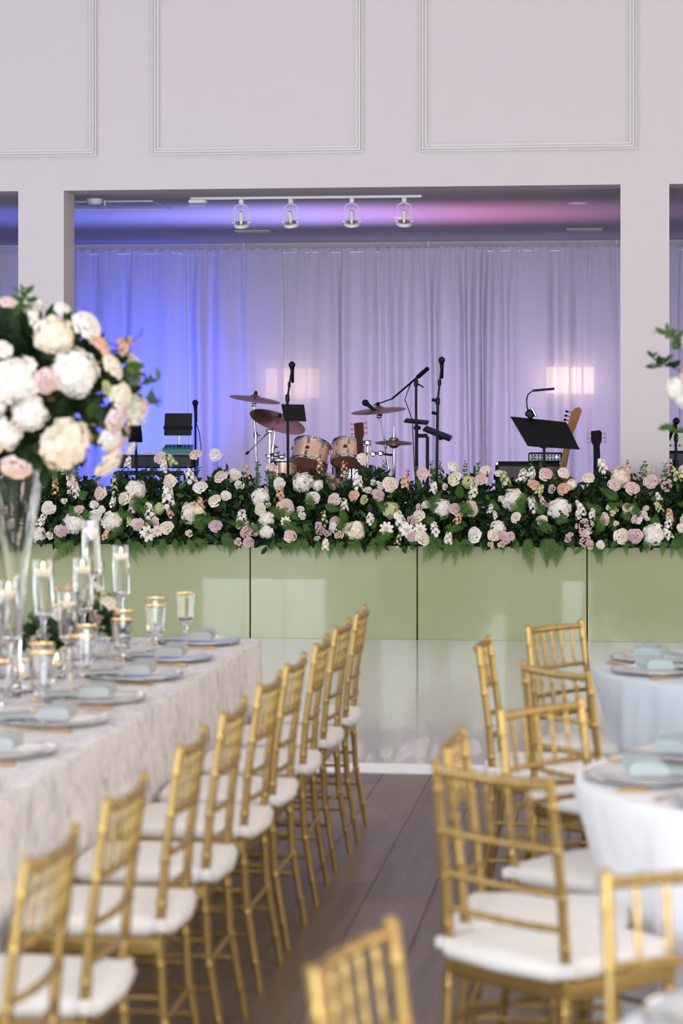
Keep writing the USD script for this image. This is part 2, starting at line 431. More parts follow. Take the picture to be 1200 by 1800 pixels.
z0 = at(450, 271, Y=YW)[2]
fx = [(X(267, YW), X(638, YW)), (X(737, YW), X(1119, YW))]
fw, gap = X(638, YW) - X(267, YW), X(267, YW) - X(170, YW)
fx = [(X(170, YW) - fw, X(170, YW))] + fx + [(X(1119, YW) + gap, X(1119, YW) + gap + fw)]
for i, (x0, x1) in enumerate(fx):
    t = cat_(*[frame_ring(x0, x1, z0, z0 + 2.3, a, b, d, YW - 0.0) for a, b, d in ((0, 0.012, 0.020), (0.012, 0.018, 0.010), (0.018, 0.034, 0.026), (0.034, 0.040, 0.012), (0.040, 0.058, 0.018))])
    o = struct(f'trim_{i + 1}', t, 'trim_paint', smooth=False)
    S_(o, ['white frame moulding at the left edge of the wall above the stage', 'white frame moulding over the left half of the main stage opening', 'white frame moulding over the right half of the main stage opening', 'white frame moulding right of the main stage opening'][i], 'moulding')

S_(struct('ceiling', box(XL, XR, Y0, YW + 0.3, ZC, ZC + 0.1), 'ceiling_paint'), 'white ceiling of the hall', 'ceiling')
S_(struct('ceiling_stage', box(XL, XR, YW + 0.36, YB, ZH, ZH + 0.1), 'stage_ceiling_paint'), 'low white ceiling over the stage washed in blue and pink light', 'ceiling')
S_(struct('wall_back', box(XL, XR, YB, YB + 0.1, 0, ZC), 'wall_paint'), 'white back wall behind the stage curtain', 'wall')
S_(struct('wall_left', box(XL - 0.1, XL, Y0, YB, 0, ZC), 'wall_paint'), 'white left wall of the hall', 'wall')
S_(struct('wall_right', box(XR, XR + 0.1, Y0, YB, 0, ZC), 'wall_paint'), 'white right wall of the hall', 'wall')
S_(struct('wall_rear', box(XL, XR, Y0 - 0.1, Y0, 0, ZC), 'wall_paint'), 'white wall of the hall opposite the stage', 'wall')
# crown moulding and panel frame seen through the left-hand opening
S_(struct('trim_5', hull([(x, y, z) for x in (XL, XR) for y, z in ((YB, ZH - 0.09), (YB - 0.02, ZH - 0.09), (YB - 0.09, ZH - 0.015), (YB - 0.09, ZH - 0.001), (YB, ZH - 0.001))]), 'trim_paint'), 'white crown moulding along the top of the stage back wall', 'moulding')
xl = X(4, YB)
S_(struct('trim_6', cat_(*[frame_ring(xl - 1.6, xl, ZD + 0.9, at(5, 478, Y=YB)[2], a, b, d, YB) for a, b, d in ((0, 0.015, 0.02), (0.015, 0.03, 0.012), (0.03, 0.055, 0.02))]), 'trim_paint'), 'white frame moulding on the blue-lit back wall at the far left', 'moulding')


def hall_window(n, c, w, h, facing, label):
    """Frame and glazing bars standing in front of a daylight opening."""
    m = [box(-w / 2 - 0.08, w / 2 + 0.08, 0.0, 0.07, s * (h / 2 + 0.04) - 0.04, s * (h / 2 + 0.04) + 0.04) for s in (-1, 1)]
    m += [box(s * (w / 2 + 0.04) - 0.04, s * (w / 2 + 0.04) + 0.04, 0.0, 0.07, -h / 2, h / 2) for s in (-1, 1)]
    m += [box(x - 0.015, x + 0.015, 0.035, 0.06, -h / 2, h / 2) for x in (-w / 6, w / 6)] + [box(-w / 2, w / 2, 0.035, 0.06, z - 0.015, z + 0.015) for z in np.linspace(-h / 2, h / 2, 6)[1:-1]]
    S_(struct(f'window_{n}', mv(cat_(*m), c, rotz(facing)), 'trim_paint'), label, 'window')


k = 1
for i, (x, w) in enumerate(WIN_B):
    hall_window(k, (x, Y0, 2.15), w, 3.6, 0, f'tall white gridded window {i + 1} from the left in the wall opposite the stage'); k += 1
for i, y in enumerate(WIN_R):
    hall_window(k, (XR, y, 2.15), 2.2, 3.6, math.pi / 2, f'tall white gridded window {i + 1} from the back in the right wall'); k += 1
for i, y in enumerate(WIN_L):
    hall_window(k, (XL, y, 2.15), 2.2, 3.6, -math.pi / 2, f'tall white gridded window {i + 1} from the back in the left wall'); k += 1
# two small sunset-lit windows in the stage back wall, glowing through the sheer curtain
for side, pxs, pys, nb, lab in (('left', (466, 564), (648, 700), 4, 'behind the ride cymbal'), ('right', (958, 1045), (645, 692), 4, 'above the sheet music stand')):
    a, b = at(pxs[0], pys[0], Y=YB), at(pxs[1], pys[1], Y=YB)
    w = thing(f'window_{k}', f'small warm-lit window glowing through the curtain {lab}', 'window', kind='structure'); k += 1
    n = nb
    for j in range(n):
        u0, u1 = a[0] + (b[0] - a[0]) * j / n, a[0] + (b[0] - a[0]) * (j + 1) / n
        obj('pane', box(u0 + 0.012, u1 - 0.012, YB - 0.03, YB - 0.004, b[2], a[2]), 'sunset_pane' if side == 'right' else 'sunset_dim', w, smooth=False)
    obj('window_frame', cat_(box(a[0] - 0.05, b[0] + 0.05, YB - 0.05, YB, a[2], a[2] + 0.05), box(a[0] - 0.05, b[0] + 0.05, YB - 0.06, YB, b[2] - 0.05, b[2]), *[box(u - 0.012, u + 0.012, YB - 0.045, YB, b[2], a[2]) for u in np.linspace(a[0], b[0], n + 1)]), 'trim_paint', w, smooth=False)

# ------------------------------------------------------------------ stage curtain
nr = np.random.RandomState(3)


def curtain(x0, x1, seed, label, tight=None):
    r = np.random.RandomState(seed)
    n = int((x1 - x0) / 0.011); xs = np.linspace(x0, x1, n)
    lam = 0.15 + 0.16 * meshkit.noise(np.stack([xs * 2.3, xs * 0 + seed, xs * 0], -1), seed)
    amp = 0.010 + 0.040 * meshkit.noise(np.stack([xs * 3.1, xs * 0 + 9, xs * 0], -1), seed + 4) ** 1.5
    if tight is not None:
        g = np.exp(-((xs - tight) / 0.22) ** 2)
        lam = lam * (1 - 0.45 * g); amp = amp * (1 - g) + 0.06 * g
    ph = np.cumsum(2 * np.pi / lam) * (xs[1] - xs[0])
    ztop = at(600, 436, Y=YC)[2]
    zs = np.concatenate([np.linspace(ZD + 0.01, 2.9, 12), np.linspace(3.0, ztop - 0.09, 6), [ztop - 0.085, ztop - 0.05, ztop - 0.03, ztop]])
    P = np.zeros((len(zs), n, 3))
    for i, z in enumerate(zs):
        q = np.clip((ztop - 0.09 - z) / 0.5, 0, 1)           # folds die out into the gathered header
        wob = 0.22 * np.sin(z * 1.1 + xs * 2.0 + seed)
        y = amp * (0.35 + 0.65 * q) * (np.sin(ph + wob) + 0.22 * np.sin(1.7 * ph + 1.3 + wob))
        fine = 0.007 * (1 - q) * np.sin(ph * 3.7 + 2.0 * np.sin(xs * 31 + seed))
        y = y + fine
        if i == len(zs) - 1:
            y = y + 0.012 * np.sin(ph * 2.9 + seed)
        if i == len(zs) - 3:
            y = y * 0.4
        P[i, :, 0] = xs + 0.02 * np.sin(ph * 0.5 + z * 0.7) * q
        P[i, :, 1] = YC + y + 0.012 * (seed % 2)
        P[i, :, 2] = z + (0.008 * np.sin(ph * 2.1) if i == len(zs) - 1 else 0)
    t = thing('stage_curtain', label, 'curtain', (0, 0, 0), group=None)
    obj('drape', grid(P[:-3]), 'sheer', t, smooth=True)
    obj('header', grid(P[-4:]), 'sheer', t, smooth=True)


cx = [X(p, YC) for p in (108, 325, 492, 672, 842, 1012, 1190, 1420)]
for i, lab in enumerate(['blue-lit sheer white curtain panel beside the left pier of the stage', 'sheer lilac curtain panel behind the tablet stand and keyboard', 'sheer lilac curtain panel behind the tilted ride cymbal', 'sheer lilac curtain panel behind the boom microphone stand', 'sheer lilac curtain panel with tight dark folds left of the sheet music stand', 'sheer lilac curtain panel glowing warm behind the orange guitar headstock', 'sheer lilac curtain panel behind the right pier and the amplifier']):
    curtain(cx[i] - 0.02, cx[i + 1] + 0.02, 11 + i, lab, X(838, YC) if i in (3, 4) else None)
a = at(108, 440, Y=YC); b = at(1420, 440, Y=YC)
zt = at(600, 436, Y=YC)[2]
rodp = thing('curtain_rod', 'slim white rod carrying the gathered stage curtain along the ceiling', 'curtain rod')
obj('pipe', rod((cx[0] - 0.03, YC + 0.02, zt - 0.04), (cx[-1], YC + 0.02, zt - 0.04), 0.008), 'lamp_white', rodp)
for x in np.linspace(cx[0], cx[-1], 5):
    obj('bracket', rod((x, YC + 0.045, zt - 0.04), (x, YC + 0.045, ZH), 0.005, 6), 'lamp_white', rodp)

# ------------------------------------------------------------------ stage ceiling fittings
YR = 18.95
x0, x1 = X(335, YR, 352), X(741, YR, 350)
tr = thing('light_track', 'white ceiling lighting track with a junction box over the stage', 'track light')
obj('rail', rbox(x1 - x0, 0.035, 0.02, 0.003, ((x0 + x1) / 2, YR, ZH - 0.011)), 'lamp_white', tr, smooth=False)
obj('junction_box', rbox(0.14, 0.10, 0.028, 0.006, (x0 + 0.06, YR, ZH - 0.036)), 'lamp_white', tr, smooth=False)
sp = None
for i, (px, lab) in enumerate([(424, 'leftmost white gimbal spotlight hanging from the ceiling track'), (511, 'second white gimbal spotlight from the left on the ceiling track'), (618, 'third white gimbal spotlight from the left on the ceiling track'), (710, 'rightmost white gimbal spotlight hanging from the ceiling track')]):
    loc = (X(px, YR), YR, ZH - 0.021)
    if sp is None:
        sp = thing('spotlight', lab, 'spotlight', loc, 0, 'track spotlights')
        obj('adapter', rbox(0.036, 0.03, 0.035, 0.004, (0, 0, -0.018)), 'lamp_white', sp, smooth=False)
        th = np.linspace(0, np.pi, 13)
        yk = [(-0.055, 0, -0.17)] + [(-0.055 * math.cos(t), 0, -0.075 + 0.035 * math.sin(t)) for t in th] + [(0.055, 0, -0.17)]
        obj('yoke', tube(yk, 0.0045, 6), 'lamp_white', sp)
        R = rotx(0.42) @ roty(0.0)
        hd = np.array([0, 0, -0.17])
        obj('socket', mv(lathe([(0, 0.075), (0.016, 0.075), (0.021, 0.06), (0.021, 0.0), (0, 0.0)], 16), hd, R), 'lamp_white', sp)
        obj('reflector', mv(lathe([(0.021, 0.0), (0.030, -0.02), (0.047, -0.045), (0.045, -0.045), (0.028, -0.02), (0.019, 0.0), (0.021, 0.0)], 20), hd, R), 'reflector', sp)
        obj('ring', mv(lathe([(0.047, -0.022), (0.058, -0.024), (0.062, -0.046), (0.050, -0.054), (0.047, -0.022)], 24), hd, R), 'lamp_white', sp)
        for s in (-1, 1):
            obj('pivot_knob', rod((s * 0.05, 0, -0.185), (s * 0.074, 0, -0.185), 0.009, 10), 'lamp_white', sp)
        obj('cord', tube([(0.0, 0, -0.03), (0.018, 0.0, -0.05), (0.02, 0.01, -0.075), (-0.005, 0.0, -0.09), (-0.02, 0.0, -0.11), (-0.012, 0, -0.12)], 0.003, 6), 'lamp_white', sp)
    else:
        dup(sp, lab, loc, [0, -14, 6, 12][i], 'track spotlights')
q = at(166, 350, z=ZH)
sd = thing('smoke_detector', 'round white smoke detector on the blue-lit stage ceiling', 'smoke detector', (q[0], q[1], ZH))
obj('body', lathe([(0, -0.045), (0.045, -0.045), (0.06, -0.03), (0.065, 0), (0, 0)], 24), 'lamp_white', sd)
q = at(184, 352, z=ZH)
o = thing('sprinkler', 'tiny sprinkler head beside the smoke detector on the stage ceiling', 'sprinkler', (q[0], q[1], ZH))
obj('pipe', rod((0, 0, 0), (0, 0, -0.04), 0.008), 'lamp_white', o); obj('deflector', lathe([(0, -0.046), (0.016, -0.046), (0.016, -0.043), (0, -0.043)], 12), 'steel', o)
a, b = at(120, 368, z=ZH), at(300, 366, z=ZH); c = at(250, 352, z=ZH)
hx0, hx1, hy0, hy1 = a[0] - 0.2, b[0], a[1], c[1]
hy0, hy1 = min(hy0, hy1), max(hy0, hy1)
o = thing('ceiling_hatch', 'square access hatch in the blue-lit stage ceiling', 'hatch')
obj('panel', box(hx0 + 0.03, hx1 - 0.03, hy0 + 0.03, hy1 - 0.03, ZH - 0.006, ZH - 0.0005), 'stage_ceiling_paint', o, smooth=False)
obj('hatch_frame', cat_(*[box(*e, ZH - 0.014, ZH - 0.0005) for e in ((hx0, hx1, hy0, hy0 + 0.025), (hx0, hx1, hy1 - 0.025, hy1), (hx0, hx0 + 0.025, hy0 + 0.025, hy1 - 0.025), (hx1 - 0.025, hx1, hy0 + 0.025, hy1 - 0.025))]), 'trim_paint', o, smooth=False)
for (px, py), lab in (((345, 361), 'flush round downlight left of the lighting track'), ((1016, 357), 'flush round downlight at the right end of the stage ceiling'), ((705, 382), 'flush round downlight behind the rightmost track spotlight')):
    q = at(px, py, z=ZH)
    o = thing('downlight', lab, 'downlight', (q[0], q[1], ZH), 0)
    obj('trim_ring', lathe([(0.055, -0.001), (0.06, -0.008), (0.08, -0.006), (0.083, -0.0005)], 28), 'lamp_white', o)
    obj('baffle', lathe([(0, -0.002), (0.056, -0.004), (0.056, -0.0005), (0, -0.0005)], 24), 'lamp_white', o)
for (px, py), lab in (((446, 406), 'slotted air vent in the stage ceiling near the second spotlight'), ((1027, 403), 'slotted air vent in the stage ceiling at the right')):
    q = at(px, py, z=ZH)
    o = thing('air_vent', lab, 'vent', (q[0], q[1], ZH))
    obj('frame', cat_(box(-0.17, 0.17, -0.12, -0.10, -0.012, -0.0005), box(-0.17, 0.17, 0.10, 0.12, -0.012, -0.0005), box(-0.17, -0.15, -0.1, 0.1, -0.012, -0.0005), box(0.15, 0.17, -0.1, 0.1, -0.012, -0.0005)), 'trim_paint', o, smooth=False)
    obj('backing', box(-0.15, 0.15, -0.1, 0.1, -0.002, -0.0005), 'black', o, smooth=False)
    for yy in np.linspace(-0.085, 0.085, 6):
        obj('slat', mv(box(-0.15, 0.15, -0.012, 0.012, -0.001, 0.001), (0, yy, -0.008), rotx(0.5)), 'trim_paint', o, smooth=False)

# ------------------------------------------------------------------ instruments on the stage
def px2(Y, px=600): return Y / (FWD[1] + RIGHT[1] * (px - 600) / F) / F       # metres per pixel at a plane


def tripod(parent, x, y, r=0.17, h=0.30, m='stand_black', z=ZD):
    for k_ in range(3):
        t_ = k_ * 2.0944 + 0.5
        obj('tripod_leg', rod((x, y, z + h), (x + r * math.cos(t_), y + r * math.sin(t_), z + 0.012), 0.009, 8), m, parent)


def mic(parent, tip, d, ball=0.026, m='black'):
    """A hand-held microphone: its head centred on tip, the handle running along d."""
    d = np.asarray(d, float); d = d / np.linalg.norm(d)
    R = frame(d)
    obj('microphone_body', mv(lathe([(0, 0.17), (0.011, 0.17), (0.0125, 0.10), (0.017, 0.03), (0.020, 0.018), (0, 0.018)], 14), tip, R), m, parent)
    obj('microphone_grille', mv(lathe([(0, -ball), (ball * 0.6, -ball * 0.85), (ball, -ball * 0.2), (ball, 0.008), (ball * 0.8, 0.02), (0, 0.02)], 16), tip, R), 'stand_black' if m == 'black' else m, parent, smooth=True)


def clutch(parent, p, m='stand_black', s=1.0):
    obj('clutch', mv(lathe([(0, -0.03), (0.013, -0.03), (0.017, -0.02), (0.017, 0.02), (0.013, 0.03), (0, 0.03)], 12), p, None, s), m, parent)


# microphone stands ------------------------------------------------
Y = 18.55
tp, md, bt = at(513, 641, Y=Y), at(505, 700, Y=Y), at(507, 870, Y=Y)
o = thing('microphone_stand', 'black straight microphone stand with a small tablet left of the drum toms', 'microphone stand')
obj('pole', rod((bt[0], Y, ZD + 0.02), md, 0.011), 'stand_black', o)
obj('upper_pole', rod(md, tp - (0, 0, 0.03), 0.008), 'stand_black', o)
clutch(o, md); clutch(o, md * 0.6 + tp * 0.4, s=0.7)
mic(o, tp, (-0.05, 0.6, -0.8))
tripod(o, bt[0], Y)
a, b, c, d = at(494, 711, Y=Y - 0.03), at(534, 712, Y=Y - 0.03), at(538, 741, Y=Y - 0.09), at(500, 740, Y=Y - 0.09)
obj('tablet', hull([p + dd for p in (a, b, c, d) for dd in ((0, 0, 0), (0, 0.012, 0.004))]), 'black_gloss', o, label='black tablet clamped to the stand')
obj('clamp', rod((md[0], Y, (a[2] + c[2]) / 2), ((a + c) / 2) + (0, 0.01, 0), 0.009), 'chrome', o)

tp, md, bt = at(776, 633, Y=Y), at(769, 705, Y=Y), at(766, 840, Y=Y)
o = thing('microphone_stand', 'black microphone stand with tilted upper pole right of the boom stand', 'microphone stand')
obj('pole', rod((bt[0], Y, ZD + 0.02), md, 0.011), 'stand_black', o)
obj('upper_pole', rod(md, tp - (0, 0, 0.03), 0.008), 'stand_black', o)
clutch(o, md); clutch(o, md * 0.55 + tp * 0.45, s=0.8)
for zz in (0.0, 0.10):
    obj('knob', rod(md + (-0.005, 0, -zz), md + (-0.045, -0.01, -zz + 0.012), 0.012, 10), 'stand_black', o)
mic(o, tp, (-0.03, 0.6, -0.8)); tripod(o, bt[0], Y)

Y = 18.75
pv, bt = at(731, 673, Y=Y), at(731, 850, Y=Y)
e0, e1 = at(750, 649, Y=Y - 0.1), at(689, 701, Y=Y + 0.2)
o = thing('microphone_stand', 'black boom microphone stand reaching over the crash cymbal', 'microphone stand')
obj('pole', rod((bt[0], Y, ZD + 0.02), pv, 0.010), 'stand_black', o)
obj('boom', rod(e0, e1, 0.008), 'stand_black', o)
obj('counterweight', rod(e0 + (e0 - e1) * 0.02, e0 + (e1 - e0) * 0.26, 0.017, 12), 'stand_black', o)
clutch(o, pv); obj('wing_nut', rod(pv, pv + (0.06, -0.03, -0.035), 0.006), 'stand_black', o)
obj('cable', tube([e1 * 0.45 + e0 * 0.55, pv + (-0.06, 0, -0.05), pv + (-0.09, 0.02, -0.13), pv + (-0.03, 0.02, -0.3), pv + (-0.012, 0, -0.7)], 0.004, 6), 'stand_black', o)
tripod(o, bt[0], Y)
m0 = at(646, 710, Y=Y + 0.28)
obj('clip_arm', rod(e1, m0 + (0.05, 0.0, -0.01), 0.005), 'stand_black', o)
mic(o, m0 + (-0.02, 0, 0.01), (0.75, 0.1, -0.6))

Y = 20.0
tp, bt = at(343, 708, Y=Y), at(344, 800, Y=Y)
o = thing('microphone_stand', 'slim microphone stand beside the tablet holder left of the cymbals', 'microphone stand')
obj('pole', rod((bt[0], Y, ZD + 0.02), tp - (0, 0, 0.03), 0.009), 'stand_black', o)
mic(o, tp, (0, 0.25, -1)); tripod(o, bt[0], Y)
obj('cable', tube([tp + (0, 0, -0.15), tp + (0.035, 0, -0.25), tp + (0.05, 0, -0.38), tp + (0.02, 0, -0.5), tp + (0.012, 0, -0.75)], 0.004, 6), 'stand_black', o)

# tablet holder and keyboard ---------------------------------------
Y = 20.1
a, b = at(289, 727, Y=Y), at(337, 765, Y=Y)
o = thing('tablet_stand', 'black tablet on a chrome pole above the keyboard', 'tablet stand')
w_, h_ = b[0] - a[0], a[2] - b[2]
c = np.array([(a[0] + b[0]) / 2, Y, (a[2] + b[2]) / 2])
obj('tablet', mv(rbox(w_, 0.012, h_ * 1.05, 0.004), c, rotx(-0.2)), 'black_gloss', o, smooth=False)
obj('clamp', mv(rbox(w_ * 1.06, 0.02, 0.03, 0.004), c + (0, -0.006, -h_ * 0.15), rotx(-0.2)), 'black', o, smooth=False)
obj('pole', rod((c[0], Y + 0.02, ZD + 0.02), c - (0, -0.03, 0.03), 0.010), 'chrome', o)
obj('collar', lathe([(0, -0.03), (0.016, -0.03), (0.016, 0.03), (0, 0.03)], 12, (c[0], Y + 0.02, b[2] - 0.11)), 'stand_black', o)
tripod(o, c[0], Y + 0.02)

Y = 19.9
a, b = at(196, 800, Y=Y), at(338, 836, Y=Y)
o = thing('keyboard', 'dark navy stage keyboard standing below the tablet stand', 'keyboard')
kw, kh = b[0] - a[0], 0.11
kc = np.array([(a[0] + b[0]) / 2, Y + 0.16, a[2] - kh / 2])
obj('body', rbox(kw, 0.32, kh, 0.012, kc), 'navy', o, smooth=False)
obj('lower_shelf', rbox(kw * 0.98, 0.28, 0.03, 0.006, kc + (0, 0.02, -0.10)), 'navy', o, smooth=False)
for i in range(28):
    obj('key', box(kc[0] - kw * 0.46 + i * kw * 0.92 / 28, kc[0] - kw * 0.46 + (i + 0.92) * kw * 0.92 / 28, kc[1] + 0.02, kc[1] + 0.158, kc[2] + kh / 2, kc[2] + kh / 2 + 0.012), 'plate_white', o, smooth=False)
for s in (-1, 1):
    obj('stand_leg', rod((kc[0] + s * kw * 0.4, kc[1] - 0.1, ZD), (kc[0] + s * kw * 0.4, kc[1] - 0.1, kc[2] - 0.1), 0.018), 'stand_black', o)
    obj('stand_leg', rod((kc[0] + s * kw * 0.4, kc[1] + 0.12, ZD), (kc[0] + s * kw * 0.4, kc[1] + 0.12, kc[2] - 0.1), 0.018), 'stand_black', o)
q = at(269, 848, Y=Y)
obj('cable', tube([(q[0] - 0.01, Y + 0.03, kc[2] - 0.1), (q[0], Y, q[2]), (q[0] + 0.012, Y, ZD + 0.02)], 0.006, 6), 'wood_orange', o, label='orange cable')
a, b = at(285, 787, Y=Y + 0.1), at(334, 799, Y=Y + 0.1)
o = thing('effects_unit', 'teal green control box lying on top of the keyboard', 'synthesizer')
zb = kc[2] + kh / 2 + 0.0125
obj('case', hull([(x, y, z) for x in (a[0], b[0]) for y, z in ((Y + 0.09, zb), (Y + 0.26, zb), (Y + 0.09, zb + 0.035), (Y + 0.26, zb + 0.075))]), 'teal_case', o, smooth=False)
for i in range(7):
    x = a[0] + (b[0] - a[0]) * (i + 0.7) / 7.5
    obj('knob', lathe([(0, 0.016), (0.007, 0.016), (0.008, 0.0), (0, 0.0)], 8, (x, Y + 0.17, zb + 0.052)), 'black', o)

# left tablet stand, half behind the big bouquet
Y = 19.5
q = at(241, 762, Y=Y)
o = thing('tablet_stand', 'dark tablet stand half hidden behind the tall bouquet', 'tablet stand')
obj('tablet', mv(rbox(0.13, 0.014, 0.15, 0.004), q + (-0.02, 0, 0.0), rotz(0.7) @ rotx(-0.2)), 'black_gloss', o, smooth=False)
obj('pole', rod((q[0], Y + 0.03, ZD + 0.02), q + (-0.02, 0.03, 0), 0.011), 'stand_black', o)
obj('hinge', rod(q + (-0.03, 0.03, -0.02), q + (0.03, 0.03, -0.02), 0.014), 'stand_black', o)
tripod(o, q[0], Y + 0.03)

# drum kit ----------------------------------------------------------
YK = 18.8
KS = px2(YK)


def drum(parent, c, axis, r, L, bottom='drum_head', lugs=8, spin=0.2):
    """c: centre of the lower head; axis points from the lower head to the batter head."""
    R = frame(axis)
    g = lambda m: mv(m, c, R)
    sh = obj('shell', g(lathe([(r, 0.012), (r, L - 0.012)], 40)), 'copper_shell', parent)
    obj('resonant_head', g(lathe([(0, 0.004), (r * 0.96, 0.004), (r, 0.012)], 40)), bottom, parent)
    obj('batter_head', g(lathe([(0, L - 0.002), (r * 0.97, L - 0.002), (r, L - 0.012)], 40)), 'plate_white', parent)
    for z in (0.0, L - 0.026):
        obj('hoop', g(lathe([(r + 0.003, z), (r + 0.011, z), (r + 0.013, z + 0.013), (r + 0.011, z + 0.026), (r + 0.003, z + 0.026), (r + 0.003, z)], 40)), 'chrome', parent)
    for i in range(lugs):
        t = 2 * math.pi * i / lugs + spin
        dr = np.array([math.cos(t), math.sin(t), 0])
        for zz in (0.0, 1.0):
            z = 0.05 + zz * (L - 0.10)
            m = cat_(mv(rbox(0.014, 0.016, 0.036, 0.004), dr * (r + 0.007) + (0, 0, z), rotz(t)), rod(dr * (r + 0.010) + (0, 0, z), dr * (r + 0.010) + (0, 0, 0.02 if zz == 0 else L - 0.02), 0.003, 6))
            obj('lug', g(m), 'chrome', parent)
    return R


def stand_tube(parent, pts, r=0.011, m='chrome', name='stand_tube'): obj(name, tube(pts, r, 10), m, parent)


def cymbal(parent, c, n, r, m='bronze', name='cymbal'):
    prof = [(0.006, 0.034), (0.02, 0.034), (0.035, 0.026), (r * 0.24, 0.012), (r * 0.3, 0.009), (r * 0.65, 0.004), (r, -0.006), (r, -0.008), (r * 0.65, 0.0015), (r * 0.3, 0.006), (0.034, 0.023), (0.006, 0.031), (0.006, 0.034)]
    obj(name, mv(lathe(prof, 48), c, frame(n)), m, parent)


tom1 = thing('tom_drum', 'larger copper tom drum on the left of the kit', 'drum')
tom2 = thing('tom_drum', 'smaller copper tom drum right of it, behind the acoustic guitar headstock', 'drum')
for t, px, py, r, L, ax in ((tom1, 541, 818, 32.5, 0.20, (0.13, 0.47, 0.87)), (tom2, 609, 812, 26.5, 0.18, (0.02, 0.45, 0.89))):
    ax = np.array(ax) / np.linalg.norm(ax)
    c = at(px, py, Y=YK + 0.1) - ax * 0.012
    drum(t, c, ax, r * KS, L)
    obj('badge', mv(disc((0, 0, 0), (0, -1, 0), 0.018, 0.003, 16), c + ax * L * 0.5 + np.array((-0.03, -1, 0.5)) / np.linalg.norm((-0.03, -1, 0.5)) * (r * KS + 0.001), None), 'wood_dark', t)
    obj('mount', rod(c + ax * L * 0.4 + (0, 0.14, 0), c + (0.0, 0.2, -0.12), 0.012), 'chrome', t)
bd = thing('bass_drum', 'copper bass drum with a dark front head lettered in white below the toms', 'drum')
c = at(545, 887, Y=YK - 0.10); rb = c[2] - ZD - 0.015
ax = np.array((0.12, 1, 0.02)) / np.linalg.norm((0.12, 1, 0.02)); R = frame(ax)
obj('shell', mv(lathe([(rb - 0.012, 0.02), (rb - 0.012, 0.40)], 48), c, R), 'copper_shell', bd)
obj('front_head', mv(lathe([(0, 0.014), (rb - 0.014, 0.014)], 48), c, R), 'kick_head', bd)
for z in (0.0, 0.38):
    obj('hoop', mv(lathe([(rb - 0.012, z), (rb + 0.008, z), (rb + 0.008, z + 0.04), (rb - 0.012, z + 0.04), (rb - 0.012, z)], 48), c, R), 'copper_shell', bd)
for i in range(8):
    t = i * math.pi / 4 + 0.39
    dr = R @ np.array([math.cos(t), math.sin(t), 0])
    obj('lug', rod(c + dr * (rb + 0.012) + ax * 0.01, c + dr * (rb + 0.012) + ax * 0.16, 0.006, 8), 'chrome', bd)
    obj('claw', mv(rbox(0.03, 0.03, 0.03, 0.006), c + dr * (rb + 0.008) + ax * 0.0, R), 'chrome', bd)
L_ = meshkit.text_mesh('EY', 0.032, 0.002, bold=True)
tc = at(560, 870, Y=YK - 0.09)
obj('lettering', mv((L_.vertices, L_.faces), tc + (0, -0.004 - 0.0, 0), np.array([[1, 0, 0], [0, 0, -1.0], [0, 1.0, 0]]) ), 'white_print', bd, smooth=False, label='white letters EY on the drum head')
for s in (-1, 1):
    obj('spur', rod(c + R @ np.array([s * rb * 0.7, -rb * 0.7, 0.12]), (c[0] + s * (rb + 0.08), c[1] + 0.08, ZD + 0.01), 0.009), 'chrome', bd)
ft = thing('floor_tom', 'copper floor tom standing at the left below the larger tom', 'drum')
c = at(498, 850, Y=YK + 0.15)
drum(ft, np.array([c[0], c[1], c[2]]), (0, 0, 1), 24 * KS, 0.20, spin=0.5)
for k_ in range(3):
    t = k_ * 2.094 + 0.3
    obj('leg', rod((c[0] + (24 * KS + 0.02) * math.cos(t), c[1] + (24 * KS + 0.02) * math.sin(t), c[2] + 0.16), (c[0] + (24 * KS + 0.035) * math.cos(t), c[1] + (24 * KS + 0.035) * math.sin(t), ZD), 0.007), 'chrome', ft)
sn = thing('snare_drum', 'chrome snare drum low behind the flowers under the guitar headstock', 'drum')
c = at(622, 842, Y=YK + 0.35)
R = frame((0, 0.05, 1))
obj('shell', mv(lathe([(0.16, 0.0), (0.16, 0.11)], 36), c, R), 'chrome', sn)
obj('batter_head', mv(lathe([(0, 0.108), (0.155, 0.108)], 36), c, R), 'plate_white', sn)
for z in (0.0, 0.09):
    obj('hoop', mv(lathe([(0.161, z), (0.172, z), (0.172, z + 0.02), (0.161, z + 0.02), (0.161, z)], 36), c, R), 'chrome', sn)
for i in range(8):
    t = i * math.pi / 4
    obj('lug', rod(c + (0.172 * math.cos(t), 0.172 * math.sin(t), 0.01), c + (0.172 * math.cos(t), 0.172 * math.sin(t), 0.10), 0.006, 8), 'stand_black', sn)
for k_ in range(3):
    t = k_ * 2.094 + 0.2
    obj('stand_leg', tube([c + (0.1 * math.cos(t), 0.1 * math.sin(t), -0.01), c + (0, 0, -0.13), (c[0] - 0.2 * math.cos(t), c[1] - 0.2 * math.sin(t), ZD + 0.01)], 0.008, 8), 'chrome', sn)


